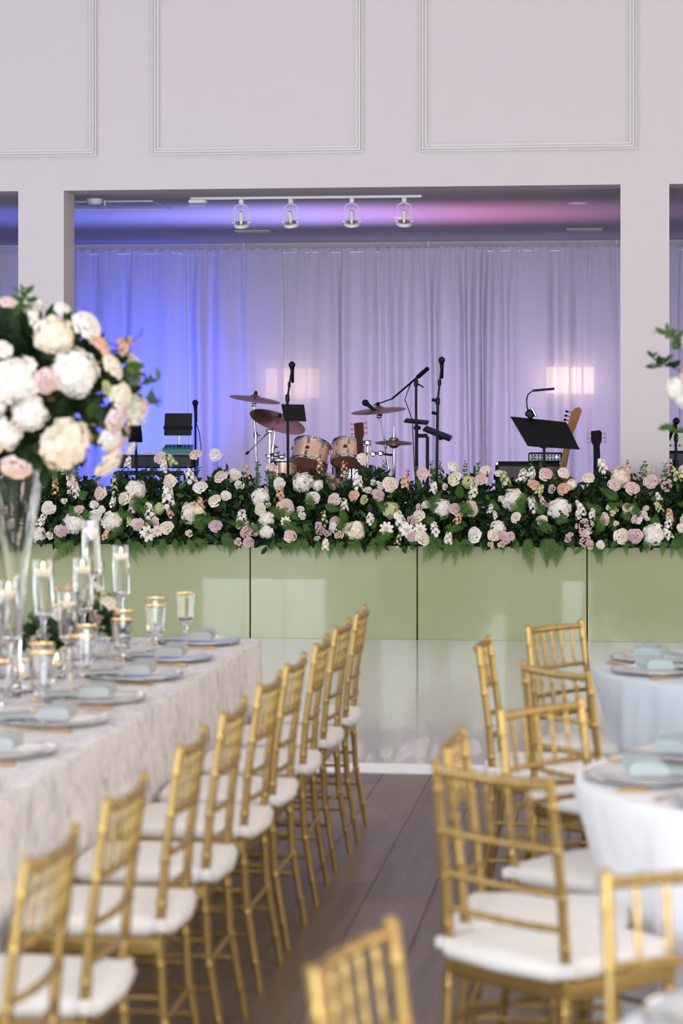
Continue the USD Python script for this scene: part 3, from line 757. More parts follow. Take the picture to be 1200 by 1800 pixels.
def cymbal_stand(label, px, py, r, n, foot, Y, extra=None):
    o = thing('cymbal_stand', label, 'cymbal')
    c = at(px, py, Y=Y); n = np.array(n, float) / np.linalg.norm(n)
    cymbal(o, c, n, r)
    obj('felt', mv(lathe([(0, 0.065), (0.008, 0.065), (0.014, 0.055), (0.016, 0.036), (0, 0.036)], 12), c, frame(n)), 'black', o)
    f = at(*foot, Y=Y)
    j = c - n * 0.05
    obj('tilter', rod(c + n * 0.055, j - n * 0.03, 0.006), 'chrome', o)
    obj('tilter_joint', mv(lathe([(0, -0.02), (0.014, -0.02), (0.014, 0.02), (0, 0.02)], 12), j, frame((1, 0, 0))), 'chrome', o)
    mid = j * 0.55 + np.array([f[0], Y, f[2]]) * 0.45
    stand_tube(o, [j, mid], 0.006); stand_tube(o, [mid, (f[0] + (f[0] - mid[0]) * 0.3, Y, ZD + 0.05)], 0.0088)
    obj('collar', mv(lathe([(0, -0.025), (0.017, -0.025), (0.017, 0.025), (0, 0.025)], 12), mid, frame(mid - j)), 'chrome', o)
    obj('wing_nut', rod(mid, mid + (0.04, -0.01, 0), 0.006), 'chrome', o)
    for k_ in range(3):
        t_ = k_ * 2.094 + 0.8
        obj('tripod_leg', rod((f[0], Y, ZD + 0.28), (f[0] + 0.18 * math.cos(t_), Y + 0.18 * math.sin(t_), ZD + 0.012), 0.008), 'chrome', o)
    return o, c


cymbal_stand('small bronze cymbal highest at the left of the drum kit', 448, 701, 46 * KS, (0.155, -0.10, 1), (453, 830), YK + 0.35)
o, c = cymbal_stand('large bronze ride cymbal tilted steeply left of the toms', 488, 740, 52 * KS, (0.38, -0.30, 1), (474, 830), YK + 0.25)
e0, e1 = at(484, 748, Y=YK + 0.2), at(437, 794, Y=YK + 0.1)
obj('boom_arm', rod(e0, e1, 0.006), 'chrome', o); obj('boom_tip', rod(e1, e1 + (e1 - e0) * 0.1, 0.010), 'stand_black', o)
cymbal_stand('bronze crash cymbal on a slanted chrome stand right of the toms', 665, 721, 49 * KS, (-0.08, -0.12, 1), (690, 838), YK + 0.3)
hh = thing('hi_hat', 'pair of bronze hi-hat cymbals on a chrome stand right of the kit', 'cymbal')
c = at(692, 779, Y=YK + 0.15)
cymbal(hh, c + (0, 0, 0.012), (0.02, -0.05, 1), 33 * KS, name='top_cymbal')
obj('bottom_cymbal', mv(lathe([(0.006, -0.03), (0.03, -0.022), (33 * KS * 0.3, -0.006), (33 * KS, 0.006), (33 * KS, 0.008), (33 * KS * 0.3, -0.003), (0.006, -0.027)], 48), c - (0, 0, 0.012), frame((0.02, -0.05, 1))), 'bronze', hh)
stand_tube(hh, [c + (0, 0, 0.13), (c[0], c[1], ZD + 0.05)], 0.006, name='pull_rod'); stand_tube(hh, [c - (0, 0, 0.06), (c[0], c[1], ZD + 0.03)], 0.012)
obj('clutch', lathe([(0, 0.035), (0.014, 0.035), (0.014, 0.075), (0, 0.075)], 12, c), 'chrome', hh)
for k_ in range(3):
    t_ = k_ * 2.094
    obj('tripod_leg', rod((c[0], c[1], ZD + 0.25), (c[0] + 0.24 * math.cos(t_), c[1] + 0.24 * math.sin(t_), ZD + 0.012), 0.008), 'chrome', hh)
pk = thing('drum_hardware', 'chrome clamps and rods between the smaller tom and the hi-hat', 'drum hardware')
a, b = at(638, 776, Y=YK + 0.15), at(690, 800, Y=YK + 0.15)
stand_tube(pk, [a, at(650, 776, Y=YK + .15), at(652, 796, Y=YK + .15), b], 0.009, name='arm')
for p_ in (at(645, 778, Y=YK + 0.12), at(655, 798, Y=YK + 0.12), at(668, 797, Y=YK + 0.12), at(640, 800, Y=YK + 0.12)):
    obj('clamp', mv(rbox(0.034, 0.05, 0.04, 0.008), p_, rotz(0.4)), 'chrome', pk)
    obj('wing_nut', rod(p_, p_ + (0.03, -0.03, 0.012), 0.006), 'chrome', pk)
stand_tube(pk, [at(646, 775, Y=YK + 0.16), (at(646, 775, Y=YK + 0.16)[0], YK + 0.16, ZD)], 0.012)
pk2 = thing('drum_hardware', 'cluster of chrome clamps on a post between the floor tom and ride cymbal', 'drum hardware')
q = at(474, 755, Y=YK + 0.02)
stand_tube(pk2, [q, (q[0], q[1], ZD)], 0.012)
for (px, py) in ((472, 802), (484, 799), (494, 803), (480, 815), (473, 758)):
    p_ = at(px, py, Y=YK)
    obj('clamp', mv(rbox(0.04, 0.05, 0.032, 0.008), p_, rotz(px * 0.3)), 'chrome', pk2); obj('wing_nut', rod(p_, p_ + (0.035, -0.03, 0.02), 0.006), 'chrome', pk2)
stand_tube(pk2, [at(466, 800, Y=YK), at(500, 803, Y=YK)], 0.008, name='arm')

# percussion pads between the two right microphone stands
Y = 18.9
o = thing('percussion_pad', 'two flat black pads on a double-post stand behind the right microphone stand', 'drum pad')
p1, p2 = at(732, 741, Y=Y), at(769, 762, Y=Y)
obj('pad', mv(rbox(0.19, 0.14, 0.022, 0.006), p1, roty(0.10) @ rotx(0.12)), 'stand_black', o)
obj('pad', mv(rbox(0.23, 0.16, 0.025, 0.006), p2, roty(0.38) @ rotx(0.15)), 'stand_black', o)
for p_ in (p1, at(751, 765, Y=Y)):
    obj('post', rod(p_ - (0, 0, 0.012), (p_[0], Y, ZD + 0.01), 0.013), 'stand_black', o)
for (px, py) in ((733, 752), (746, 766), (772, 770), (738, 766)):
    q = at(px, py, Y=Y - 0.03); obj('clamp', mv(rbox(0.05, 0.045, 0.03, 0.007), q, rotz(px)), 'stand_black', o)

# guitars -----------------------------------------------------------
def guitar(label, head, heel, Y, wood, headpts, neck_w, body, body_col, pegs, peg_col, lean=0.16, head_m=None):
    """Neck from the nut (head px) to the heel (px); body and stand below, hidden by the hedge."""
    o = thing('guitar', label, 'guitar')
    a, b = at(*head, Y=Y + lean * 0.6), at(*heel, Y=Y)
    w = neck_w
    ax = (a - b) / np.linalg.norm(a - b); sd_ = np.cross((0, -1, 0), ax); sd_ /= np.linalg.norm(sd_); nm = np.cross(ax, sd_)
    obj('neck', hull([b + sd_ * s * w * 0.58 + nm * n for s in (-1, 1) for n in (0, 0.012)] + [b - nm * -0.0 + nm * 0.02] + [a + sd_ * s * w * 0.45 + nm * n for s in (-1, 1) for n in (0, 0.012)] + [a + nm * 0.02]), wood, o)
    L_ = np.linalg.norm(a - b)
    for i in range(12):
        p_ = a + (b - a) * (1 - 2 ** (-(i + 1) / 12)) * 1.9 * 0.9
        if np.dot(p_ - b, ax) > 0:
            obj('fret', rod(p_ - sd_ * w * 0.47 - nm * 0.001, p_ + sd_ * w * 0.47 - nm * 0.001, 0.0012, 5), 'steel', o)
    for i in range(6):
        k_ = (i - 2.5) / 3 * 0.42
        obj('string', rod(a + sd_ * w * k_ - nm * 0.004 + ax * 0.04, b + sd_ * w * k_ * 1.15 - nm * 0.006, 0.0007, 4), 'steel', o)
    G = lambda u, v, n=0.0: a + sd_ * u + ax * v + nm * n
    obj('headstock', hull([G(u, v, n) for u, v in headpts for n in (0.0, 0.015)]), head_m or wood, o)
    for u, v, s in pegs:
        obj('tuning_peg', cat_(rod(G(u, v, 0.008), G(u + s * 0.028, v, 0.008), 0.004, 6), mv(rbox(0.022, 0.014, 0.018, 0.005), G(u + s * 0.032, v, 0.008), np.stack([sd_, nm, ax], 1))), peg_col, o)
        obj('tuning_post', rod(G(u - s * 0.008, v, -0.008), G(u - s * 0.008, v, 0.0), 0.004, 6), 'steel', o)
    bt = np.array([b[0] - ax[0] * 0.5, Y - 0.03, ZD + 0.06])
    t = np.linspace(0, 2 * np.pi, 40, endpoint=False)
    k_ = (b[2] - ZD) / 0.5
    prof = np.array([(0.15 * math.sin(x) * (1 - 0.25 * math.cos(2 * x) + 0.18 * -math.cos(x)), -math.cos(x)) for x in t])
    top = b[2] - 0.0; bot = ZD + 0.05
    pz = (top + bot) / 2 + prof[:, 1] * (top - bot) / 2
    lx = b[0] - ax[0] * (top - pz)
    V = np.vstack([np.stack([lx + prof[:, 0], np.full(40, Y + dy), pz], 1) for dy in (-0.03, 0.05)] + [[(lx.mean(), Y - 0.03, (top + bot) / 2), (lx.mean(), Y + 0.05, (top + bot) / 2)]])
    f = []
    for i in range(40):
        j = (i + 1) % 40
        f += [(i, j, j + 40), (i, j + 40, i + 40), (80, j, i), (81, i + 40, j + 40)]
    obj('body', (V, np.array(f)), body_col, o)
    obj('stand', cat_(rod((b[0] - 0.12, Y - 0.1, ZD + 0.012), (b[0] - 0.12, Y + 0.12, ZD + 0.04), 0.012), rod((b[0] + 0.12, Y - 0.1, ZD + 0.012), (b[0] + 0.12, Y + 0.12, ZD + 0.04), 0.012), rod((b[0] - 0.12, Y + 0.1, ZD + 0.04), (b[0] + 0.12, Y + 0.1, ZD + 0.04), 0.012)), 'black', o)
    return o


six = [(s * 0.024, v, s) for s in (-1, 1) for v in (0.045, 0.085, 0.125)]
guitar('dark brown acoustic guitar neck with red tuning pegs standing before the smaller tom', (632, 772), (636, 840), 18.4, 'wood_dark', [(-0.024, 0.0), (0.024, 0), (-0.036, 0.03), (0.036, 0.03), (-0.037, 0.125), (0.037, 0.125), (-0.03, 0.13), (0.03, 0.13)], 0.05, 'a', 'wood_orange', six, 'pearl')
guitar('black electric guitar neck standing beside the right pier', (1048, 784), (1050, 850), 18.85, 'black', [(-0.024, 0.0), (0.024, 0), (-0.042, 0.04), (0.042, 0.04), (-0.044, 0.11), (0.040, 0.12), (-0.03, 0.125), (0.014, 0.112)], 0.055, 'a', 'black', [(s * 0.034, v, s) for s in (-1, 1) for v in (0.03, 0.065, 0.10)], 'amp_panel')
guitar('electric guitar with an orange wood headstock behind the sheet music stand', (1003, 757), (987, 830), 18.95, 'wood_maple', [(-0.02, 0.0), (0.02, 0), (-0.032, 0.02), (0.034, 0.03), (-0.040, 0.15), (-0.052, 0.175), (-0.03, 0.20), (0.0, 0.19), (0.028, 0.15)], 0.05, 'a', 'wood_orange', [(0.033, v, 1) for v in (0.04, 0.075, 0.11, 0.145)], 'black', 0.16, 'wood_orange')

# sheet-music stand with lamp ---------------------------------------
Y = 18.5
o = thing('music_stand', 'wide black sheet music stand with a clip-on reading lamp', 'music stand')
a, b, c, d = at(897, 732, Y=Y - 0.1), at(994, 742, Y=Y - 0.1), at(1018, 789, Y=Y - 0.26), at(927, 783, Y=Y - 0.26)
a, b, c, d = at(897, 732, Y=Y + 0.06), at(995, 742, Y=Y + 0.06), at(1018, 789, Y=Y - 0.06), at(927, 783, Y=Y - 0.06)
obj('desk', hull([p + dd for p in (a, b, c, d) for dd in ((0, 0, 0), (0.0, -0.006, -0.004))]), 'black', o, smooth=False)
obj('lip', hull([p + dd for p in (c, d) for dd in ((0, 0, 0), (0, 0.05, 0.01), (0, 0.05, 0.004), (0, 0, -0.006))]), 'black', o, smooth=False)
q = at(956, 772, Y=Y - 0.02)
obj('pole', rod((q[0], Y - 0.02, ZD + 0.02), q, 0.011), 'stand_black', o)
obj('bracket', tube([q + (-0.09, -0.04, 0.0), q + (-0.05, -0.05, -0.05), q + (0, -0.04, -0.07), q + (0.06, -0.05, -0.04), q + (0.09, -0.04, 0.01)], 0.006, 8), 'stand_black', o)
tripod(o, q[0], Y - 0.02)
g = [at(930, 729, Y=Y + 0.04), at(926, 715, Y=Y), at(925, 702, Y=Y - 0.04), at(928, 693, Y=Y - 0.05), at(936, 687, Y=Y - 0.05), at(946, 685, Y=Y - 0.05)]
o2 = thing('reading_lamp', 'small black gooseneck lamp clipped to the top of the sheet music stand', 'lamp')
obj('gooseneck', tube(g, 0.005, 8), 'stand_black', o2)
obj('lamp_head', mv(rbox(0.17, 0.045, 0.018, 0.005), at(955, 685, Y=Y - 0.05), roty(-0.09)), 'stand_black', o2, smooth=False)
obj('clip', mv(rbox(0.07, 0.05, 0.06, 0.012), at(931, 728, Y=Y + 0.04), roty(0.7)), 'stand_black', o2)
obj('clip_lever', mv(rbox(0.02, 0.04, 0.08, 0.006), at(938, 724, Y=Y + 0.0), roty(-0.5)), 'chrome', o2)

# amplifiers --------------------------------------------------------
def amp_head(o, x0, x1, y, z0, z1, dep, front='amp_panel', rows=2, n=9):
    h = z1 - z0
    obj('case', rbox(x1 - x0, dep, h, 0.008, ((x0 + x1) / 2, y + dep / 2, (z0 + z1) / 2)), 'black', o, smooth=False)
    obj('control_panel', box(x0 + 0.01, x1 - 0.01, y - 0.004, y + 0.01, z0 + 0.012, z1 - 0.012), front, o, smooth=False)
    for r_ in range(rows):
        for i in range(n):
            p_ = (x0 + 0.03 + (x1 - x0 - 0.06) * i / (n - 1), y - 0.004, z0 + h * (0.32 + 0.36 * r_) if rows > 1 else (z0 + z1) / 2)
            obj('knob', mv(lathe([(0, 0.012), (0.006, 0.012), (0.0075, 0), (0, 0)], 10), p_, frame((0, -1, 0))), 'black', o)


Y = 19.05
a, b = at(870, 812, Y=Y), at(962, 812, Y=Y)
cab = thing('speaker_cabinet', 'black guitar speaker cabinet with grey grille cloth and metal corners', 'speaker')
x0, x1, z1 = a[0], b[0] + 0.12, a[2]
obj('case', rbox(x1 - x0, 0.30, z1 - ZD - 0.01, 0.012, ((x0 + x1) / 2, Y + 0.15, (z1 + ZD + 0.01) / 2)), 'black', cab, smooth=False)
obj('grille', box(x0 + 0.03, x1 - 0.03, Y - 0.004, Y + 0.004, ZD + 0.05, z1 - 0.035), 'amp_cloth', cab, smooth=False)
for sx, xx in ((1, x0), (-1, x1)):
    obj('corner', rbox(0.03, 0.03, 0.03, 0.006, (xx + sx * 0.013, Y + 0.013, z1 - 0.013)), 'steel', cab)
    obj('handle', rbox(0.02, 0.10, 0.05, 0.006, (xx - sx * 0.006, Y + 0.1, z1 - 0.12)), 'black', cab)
    for yy in (0.05, 0.25):
        obj('foot', lathe([(0, 0), (0.018, 0), (0.016, 0.02), (0, 0.02)], 10, (xx + sx * 0.05, Y + yy, ZD)), 'black', cab)
ah = thing('amplifier_head', 'silver-faced amplifier head with a blue pilot light on the speaker cabinet', 'amplifier')
q0, q1 = at(928, 796, Y=Y + 0.02), at(987, 796, Y=Y + 0.02)
amp_head(ah, q0[0], q1[0], Y + 0.03, z1, q0[2], 0.22)
q = at(978, 803, Y=Y)
obj('pilot_lamp', mv(lathe([(0, 0.008), (0.007, 0.006), (0.010, 0), (0, 0)], 12), (q[0], Y + 0.025, q[2]), frame((0, -1, 0))), 'blue_lamp', ah, label='glowing blue pilot lamp')
Y = 19.4
a, b = at(1172, 758, Y=Y), at(1176, 795, Y=Y)
cab2 = thing('speaker_cabinet', 'dark blue speaker cabinet standing right of the right pier', 'speaker')
x0, x1 = a[0] - 0.06, a[0] + 0.52
obj('case', rbox(x1 - x0, 0.3, b[2] - ZD - 0.01, 0.012, ((x0 + x1) / 2, Y + 0.15, (b[2] + ZD + 0.01) / 2)), 'navy', cab2, smooth=False)
obj('grille', box(x0 + 0.03, x1 - 0.03, Y - 0.004, Y + 0.004, ZD + 0.05, b[2] - 0.03), 'navy', cab2, smooth=False)
for xx in (x0 + 0.05, x1 - 0.05):
    for yy in (0.05, 0.25):
        obj('foot', lathe([(0, 0), (0.018, 0), (0.016, 0.02), (0, 0.02)], 10, (xx, Y + yy, ZD)), 'black', cab2)
ah2 = thing('amplifier_head', 'navy amplifier head with two rows of knobs right of the right pier', 'amplifier')
amp_head(ah2, x0 + 0.02, x1 - 0.02, Y + 0.03, b[2], a[2], 0.2, 'amp_panel', 2, 14)
q = at(1186, 800, Y=18.7)
o = thing('microphone_stand', 'dark microphone stand in front of the amplifier right of the right pier', 'microphone stand')
obj('pole', rod((q[0], 18.7, ZD + 0.02), at(1188, 742, Y=18.7), 0.010), 'stand_black', o); tripod(o, q[0], 18.7)
obj('grip', rod(at(1187, 808, Y=18.7), at(1187, 830, Y=18.7), 0.022, 12), 'stand_black', o); clutch(o, at(1188, 770, Y=18.7))
q = at(1176, 742, Y=18.7); mic(o, at(1188, 740, Y=18.7), (-0.3, 0.4, -0.8))

# ------------------------------------------------------------------ gold chiavari chairs
def cw(lat, d):
    """Camera-plane offset and depth to room x, y."""
    return np.array([lat * math.cos(YAW) - d * math.sin(YAW), lat * math.sin(YAW) + d * math.cos(YAW)])


def nodes(path, r, at_, n=10, bulge=1.35, step=60):
    """A bamboo-turned rod: a tube with rings at the given fractions."""
    P = np.asarray(path, float)
    s = np.concatenate([[0], np.cumsum(np.linalg.norm(np.diff(P, axis=0), axis=1))]); s /= s[-1]
    L_ = np.linalg.norm(np.diff(P, axis=0), axis=1).sum()
    t = sorted(set([0.0, 1.0] + list(s) + [min(max(a + e / L_, 0), 1) for a in at_ for e in (-0.010, -0.004, 0.0, 0.004, 0.010)]))
    t = np.array(t)
    Q = np.stack([np.interp(t, s, P[:, k]) for k in range(3)], 1)
    R0 = 0.76 * (np.interp(t, s, r) if np.ndim(r) else np.full(len(t), r))
    for a in at_:
        R0 = R0 * (1 + (bulge - 1) * (np.abs(t - a) * L_ < 0.006))
    return tube(Q, R0, n)


def build_chair(label, loc, rz, group):
    t = thing('chiavari_chair', label, 'chair', loc, rz, group)
    bw = 0.182
    post = lambda s: [(s * (bw + 0.005), -0.055, 0.0), (s * bw, -0.012, 0.25), (s * bw, 0.0, 0.44), (s * bw, -0.016, 0.64), (s * (bw - 0.004), -0.052, 0.905)]
    pz = lambda z: np.interp(z, [0, 0.25, 0.44, 0.64, 0.905], [-0.055, -0.012, 0.0, -0.016, -0.052])
    for s in (-1, 1):
        obj('back_post', cat_(nodes(post(s), [0.0125, 0.0155, 0.0165, 0.0155, 0.0145], [0.10, 0.26, 0.42, 0.58, 0.70, 0.82, 0.93], 12, 1.14), mv(lathe([(0, 0.014), (0.007, 0.0125), (0.0115, 0.006), (0.0115, 0.0), (0, 0)], 12), (s * (bw - 0.004), -0.053, 0.90))), 'gold_paint', t)
    def rail(z, r, bow, nm, at_):
        y = pz(z)
        obj(nm, nodes([(-bw, y, z), (-bw * 0.5, y - bow * 0.75, z), (0, y - bow, z), (bw * 0.5, y - bow * 0.75, z), (bw, y, z)], r, at_, 10, 1.2), 'gold_paint', t)
    rail(0.888, 0.0145, 0.022, 'top_rail', (0.2, 0.4, 0.6, 0.8))
    for z in (0.745, 0.645, 0.565):
        rail(z, 0.0105, 0.020, 'back_rail', (0.17, 0.34, 0.5, 0.66, 0.83))
    for i in range(5):
        x = (i - 2) * 0.060
        b_ = 0.021 * (1 - (x / bw) ** 2)
        obj('spindle', nodes([(x, pz(0.745) - b_, 0.745), (x, pz(0.888) - b_, 0.888)], 0.0075, (0.2, 0.5, 0.8), 8, 1.15), 'gold_paint', t)
    for s in (-1, 1):
        obj('front_leg', nodes([(s * 0.185, 0.362, 0.0), (s * 0.18, 0.352, 0.43)], [0.0125, 0.0175], (0.15, 0.4, 0.65, 0.88), 12, 1.25), 'gold_paint', t)
        for z in (0.17, 0.30):
            obj('side_stretcher', nodes([(s * 0.183, pz(z), z), (s * 0.182, 0.357, z)], 0.0085, (0.25, 0.5, 0.75), 8, 1.3), 'gold_paint', t)
    for z in (0.20, 0.33):
        obj('front_stretcher', nodes([(-0.182, 0.357, z), (0.182, 0.357, z)], 0.0085, (0.25, 0.5, 0.75), 8, 1.3), 'gold_paint', t)
    obj('back_stretcher', nodes([(-0.182, pz(0.24), 0.24), (0.182, pz(0.24), 0.24)], 0.0085, (0.25, 0.5, 0.75), 8, 1.3), 'gold_paint', t)
    out = lambda e, z: [(x, y, z) for x, y in ((-0.19 + e, -0.012 + e), (0.19 - e, -0.012 + e), (0.202 - e, 0.02), (0.207 - e, 0.338), (0.185 - e, 0.372 - e), (0.0, 0.382 - e), (-0.185 + e, 0.372 - e), (-0.207 + e, 0.338), (-0.202 + e, 0.02))]
    obj('seat_frame', hull(out(0.004, 0.405) + out(0, 0.412) + out(0, 0.440) + out(0.006, 0.447)), 'gold_paint', t)
    cu = lambda e, z: [(x * (1 - e) , 0.19 + (y - 0.19) * (1 - e), z) for x, y in ((-0.165, -0.035), (0.0, -0.05), (0.165, -0.035), (0.195, 0.03), (0.205, 0.2), (0.2, 0.332), (0.165, 0.368), (0, 0.378), (-0.165, 0.368), (-0.2, 0.332), (-0.205, 0.2), (-0.195, 0.03))]
    # the pad sits between the posts and bulges over the seat frame
    cushion = hull(cu(0.05, 0.4475) + cu(0.0, 0.458) + cu(-0.01, 0.473) + cu(0.02, 0.488) + cu(0.10, 0.495) + cu(0.4, 0.500))
    c = obj('seat_cushion', cushion, 'cushion_white', t, smooth=60)
    for s in (-1, 1):
        obj('tie', cat_(ring((s * bw, pz(0.49) + 0.0, 0.462), (0, 0, 1), 0.0132, 0.0165, 0.030, 16), rbox(0.02, 0.05, 0.022, 0.005, (s * (bw - 0.012), 0.03, 0.477)), mv(rbox(0.012, 0.028, 0.026, 0.004), (s * (bw + 0.024), -0.006, 0.477), rotz(0.4 * s))), 'cushion_white', c)
    return t


chair0 = None
CHAIRS = []
ORD = ['farthest', 'second farthest', 'third farthest', 'fourth farthest', 'fifth farthest', 'sixth farthest', 'seventh farthest', 'second nearest', 'nearest']


def place_chair(mid, ang, label, group):
    """mid: room x, y under the middle of the top rail; ang: direction the sitter faces (radians)."""
    global chair0
    f = np.array([math.cos(ang), math.sin(ang)])
    p = np.asarray(mid) + f * 0.052
    rz = math.degrees(ang) - 90
    CHAIRS.append((p[0], p[1], rz))
    if chair0 is None:
        chair0 = build_chair(label, (p[0], p[1], 0), rz, group)
    else:
        dup(chair0, label, (p[0], p[1], 0), rz, group)


row = [((619, 1075), (642, 1062)), ((598, 1100), (614, 1086)), ((561, 1128), (581, 1113)), ((503, 1165), (531, 1144)), ((457, 1199), (487, 1177)), ((374, 1250), (420, 1220)), ((288, 1304), (344, 1274)), ((170, 1396), (242, 1356)), ((38, 1504), (120, 1444))]
ROWY = []
for i, (n_, f_) in enumerate(row):
    m_ = (at(*n_, z=0.915) + at(*f_, z=0.915)) / 2
    ROWY.append(m_[1])
    place_chair((-1.07, m_[1]), math.pi + random.Random(i).uniform(-0.03, 0.03), f'gold chiavari chair with white seat pad, {ORD[i]} in the row along the long table', 'chairs along the long table')
for (a, b, side, lab, grp) in [
        ((928, 1098), (1020, 1087), 1, 'gold chiavari chair against the green panel seam, farthest at the right-hand round tables', 'chairs at the round tables'),
        ((842, 1130), (857, 1116), 1, 'gold chiavari chair seen edge-on at the white dance floor, left of the farthest right-hand chair', 'chairs at the round tables'),
        ((921, 1159), (1033, 1177), -1, 'gold chiavari chair whose right post stands against the pale blue far round tablecloth', 'chairs at the round tables'),
        ((884, 1243), (1015, 1224), 1, 'gold chiavari chair behind the left rim of the middle round table', 'chairs at the round tables'),
        ((784, 1308), (811, 1277), 1, 'gold chiavari chair seen edge-on left of the middle round table', 'chairs at the round tables'),
        ((789, 1335), (940, 1358), -1, 'gold chiavari chair with large white seat in front of the middle round table', 'chairs at the round tables'),
        ((1058, 1526), (1400, 1508), -1, 'gold chiavari chair at the right edge behind the nearest round table', 'chairs at the round tables'),
        ((555, 1690), (683, 1610), 1, 'gold chiavari chair back rising alone from the bottom middle edge', 'chairs at the round tables')]:
    pa, pb = at(*a, z=0.915), at(*b, z=0.915)
    m_ = (pa + pb)[:2] / 2; dv = (pb - pa)[:2]
    n_ = np.array([dv[1], -dv[0]])                         # to the right of a -> b
    if a[0] == 789: n_ = -n_
    if side < 0 and a[0] == 921: n_ = -n_
    place_chair(m_, math.atan2(n_[1], n_[0]), lab, grp)

# ------------------------------------------------------------------ tables under cloths
def skirt(per, nrm, z1, seed, folds, amp, bias=0.7, lim=None):
    """per (n, 2) closed outline with outward normals; a cloth falling from it with folds."""
    n = len(per)
    s = np.concatenate([[0], np.cumsum(np.linalg.norm(np.diff(np.vstack([per, per[:1]]), axis=0), axis=1))]); L_ = s[-1]; s = s[:-1] / L_
    k_ = max(3, round(L_ * folds))
    ph = 2 * np.pi * k_ * s + 1.3 * np.sin(2 * np.pi * 3 * s + seed) + 0.9 * np.sin(2 * np.pi * 7 * s + 2 * seed)
    am = 0.55 + 0.45 * np.sin(2 * np.pi * 5 * s + seed * 3)
    rows_ = []
    for e, z in ((-0.012, z1), (-0.003, z1 - 0.003), (0.0, z1 - 0.012), *[(0.004, z) for z in np.linspace(z1 - 0.05, 0.012, 9)]):
        q = max(0.0, (z1 - 0.012 - z) / z1)
        o_ = e + amp * q ** 0.8 * (am * np.sin(ph) + 0.35 * np.sin(2.1 * ph + 1.0) + bias)
        if lim is not None:
            w_ = np.clip((z1 - 0.01 - z) / 0.22, 0, 1); w_ = w_ * w_ * (3 - 2 * w_)
            o_ = np.minimum(o_, o_ * (1 - w_) + w_ * np.minimum(o_, lim))
        rows_.append(np.column_stack([per + nrm * o_[:, None], np.full(n, z)]))
    P = np.stack(rows_)
    v, f = grid(np.concatenate([P, P[:, :1]], 1))
    top = np.vstack([P[0], [[*per.mean(0), z1]]])
    fc = [(n, (i + 1) % n, i) for i in range(n)]
    fc = [(i, (i + 1) % n, n) for i in range(n)]
    return cat_((v, f), (top, np.array(fc)))


def round_cloth(label, c, R, seed, m):
    th = np.linspace(0, 2 * np.pi, 260, endpoint=False)
    n_ = np.stack([np.cos(th), np.sin(th)], 1)
    lim = np.full(len(th), 1.0)                              # chairs pushed in press the cloth back
    for (cx_, cy_, rz_) in CHAIRS:
        q = (n_[:, None, :] * np.linspace(0.05, R + 0.06, 90)[None, :, None]) + np.asarray(c)[:2] - (cx_, cy_)
        a_ = -math.radians(rz_); lx, ly = q[..., 0] * math.cos(a_) - q[..., 1] * math.sin(a_), q[..., 0] * math.sin(a_) + q[..., 1] * math.cos(a_)
        hit = (np.abs(lx) < 0.225) & (ly > -0.08) & (ly < 0.40)
        k_ = np.where(hit.any(1), hit.argmax(1), 89)
        lim = np.minimum(lim, np.where(hit.any(1), np.linspace(0.05, R + 0.06, 90)[k_] - R - 0.012, 1.0))
    lim = np.clip(lim, -0.045, 0.06)
    for _ in range(3): lim = np.minimum(lim, np.minimum(np.roll(lim, 1), np.roll(lim, -1)))
    sm = lim.copy()
    for _ in range(4): sm = (np.roll(sm, 1) + sm + np.roll(sm, -1)) / 3
    lim = np.minimum(lim, sm)
    t = thing('round_tablecloth', label, 'tablecloth', (c[0], c[1], 0), 0, None)
    obj('cloth', skirt(n_ * R, n_, ZT, seed, 3.6, 0.042, 0.7, lim), m, t, smooth=60)


TX0, TX1, TY0, TY1 = -2.58, -1.52, 3.3, 9.93
r_ = 0.02
per, nrm = [], []
def seg(a, b, nn, k_):
    for i in range(k_):
        per.append(np.array(a) + (np.array(b) - np.array(a)) * i / k_); nrm.append(nn)
def cor(c, a0):
    for i in range(6):
        t = a0 + math.pi / 2 * i / 6; per.append((c[0] + r_ * math.cos(t), c[1] + r_ * math.sin(t))); nrm.append((math.cos(t), math.sin(t)))
seg((TX1, TY0 + r_), (TX1, TY1 - r_), (1, 0), 420); cor((TX1 - r_, TY1 - r_), 0)
seg((TX1 - r_, TY1), (TX0 + r_, TY1), (0, 1), 80); cor((TX0 + r_, TY1 - r_), math.pi / 2)
seg((TX0, TY1 - r_), (TX0, TY0 + r_), (-1, 0), 200); cor((TX0 + r_, TY0 + r_), math.pi)
seg((TX0 + r_, TY0), (TX1 - r_, TY0), (0, -1), 80); cor((TX1 - r_, TY0 + r_), -math.pi / 2)
o = thing('long_tablecloth', 'white textured damask cloth falling to the floor over the long banquet table', 'tablecloth')
obj('cloth', skirt(np.array(per), np.array(nrm, float), ZT, 1.0, 2.6, 0.014, 0.25), 'damask', o, smooth=60)
T1, T2, T3 = cw(1.70, 8.87), cw(1.37, 6.2), cw(1.12, 3.42)
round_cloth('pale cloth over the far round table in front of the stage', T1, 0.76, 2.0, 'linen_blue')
round_cloth('white cloth over the middle round table at the right edge', T2, 0.76, 3.1, 'linen')
round_cloth('white cloth over the nearest round table in the bottom right corner', T3, 0.76, 4.4, 'linen')

# ------------------------------------------------------------------ place settings
PRO = {}


def place(kind, make, label, cat, loc, rz, group):
    if kind in PRO:
        return dup(PRO[kind], label, loc, rz, group)
    t = thing(kind, label, cat, loc, rz, group)
    make(t); PRO[kind] = t
    return t


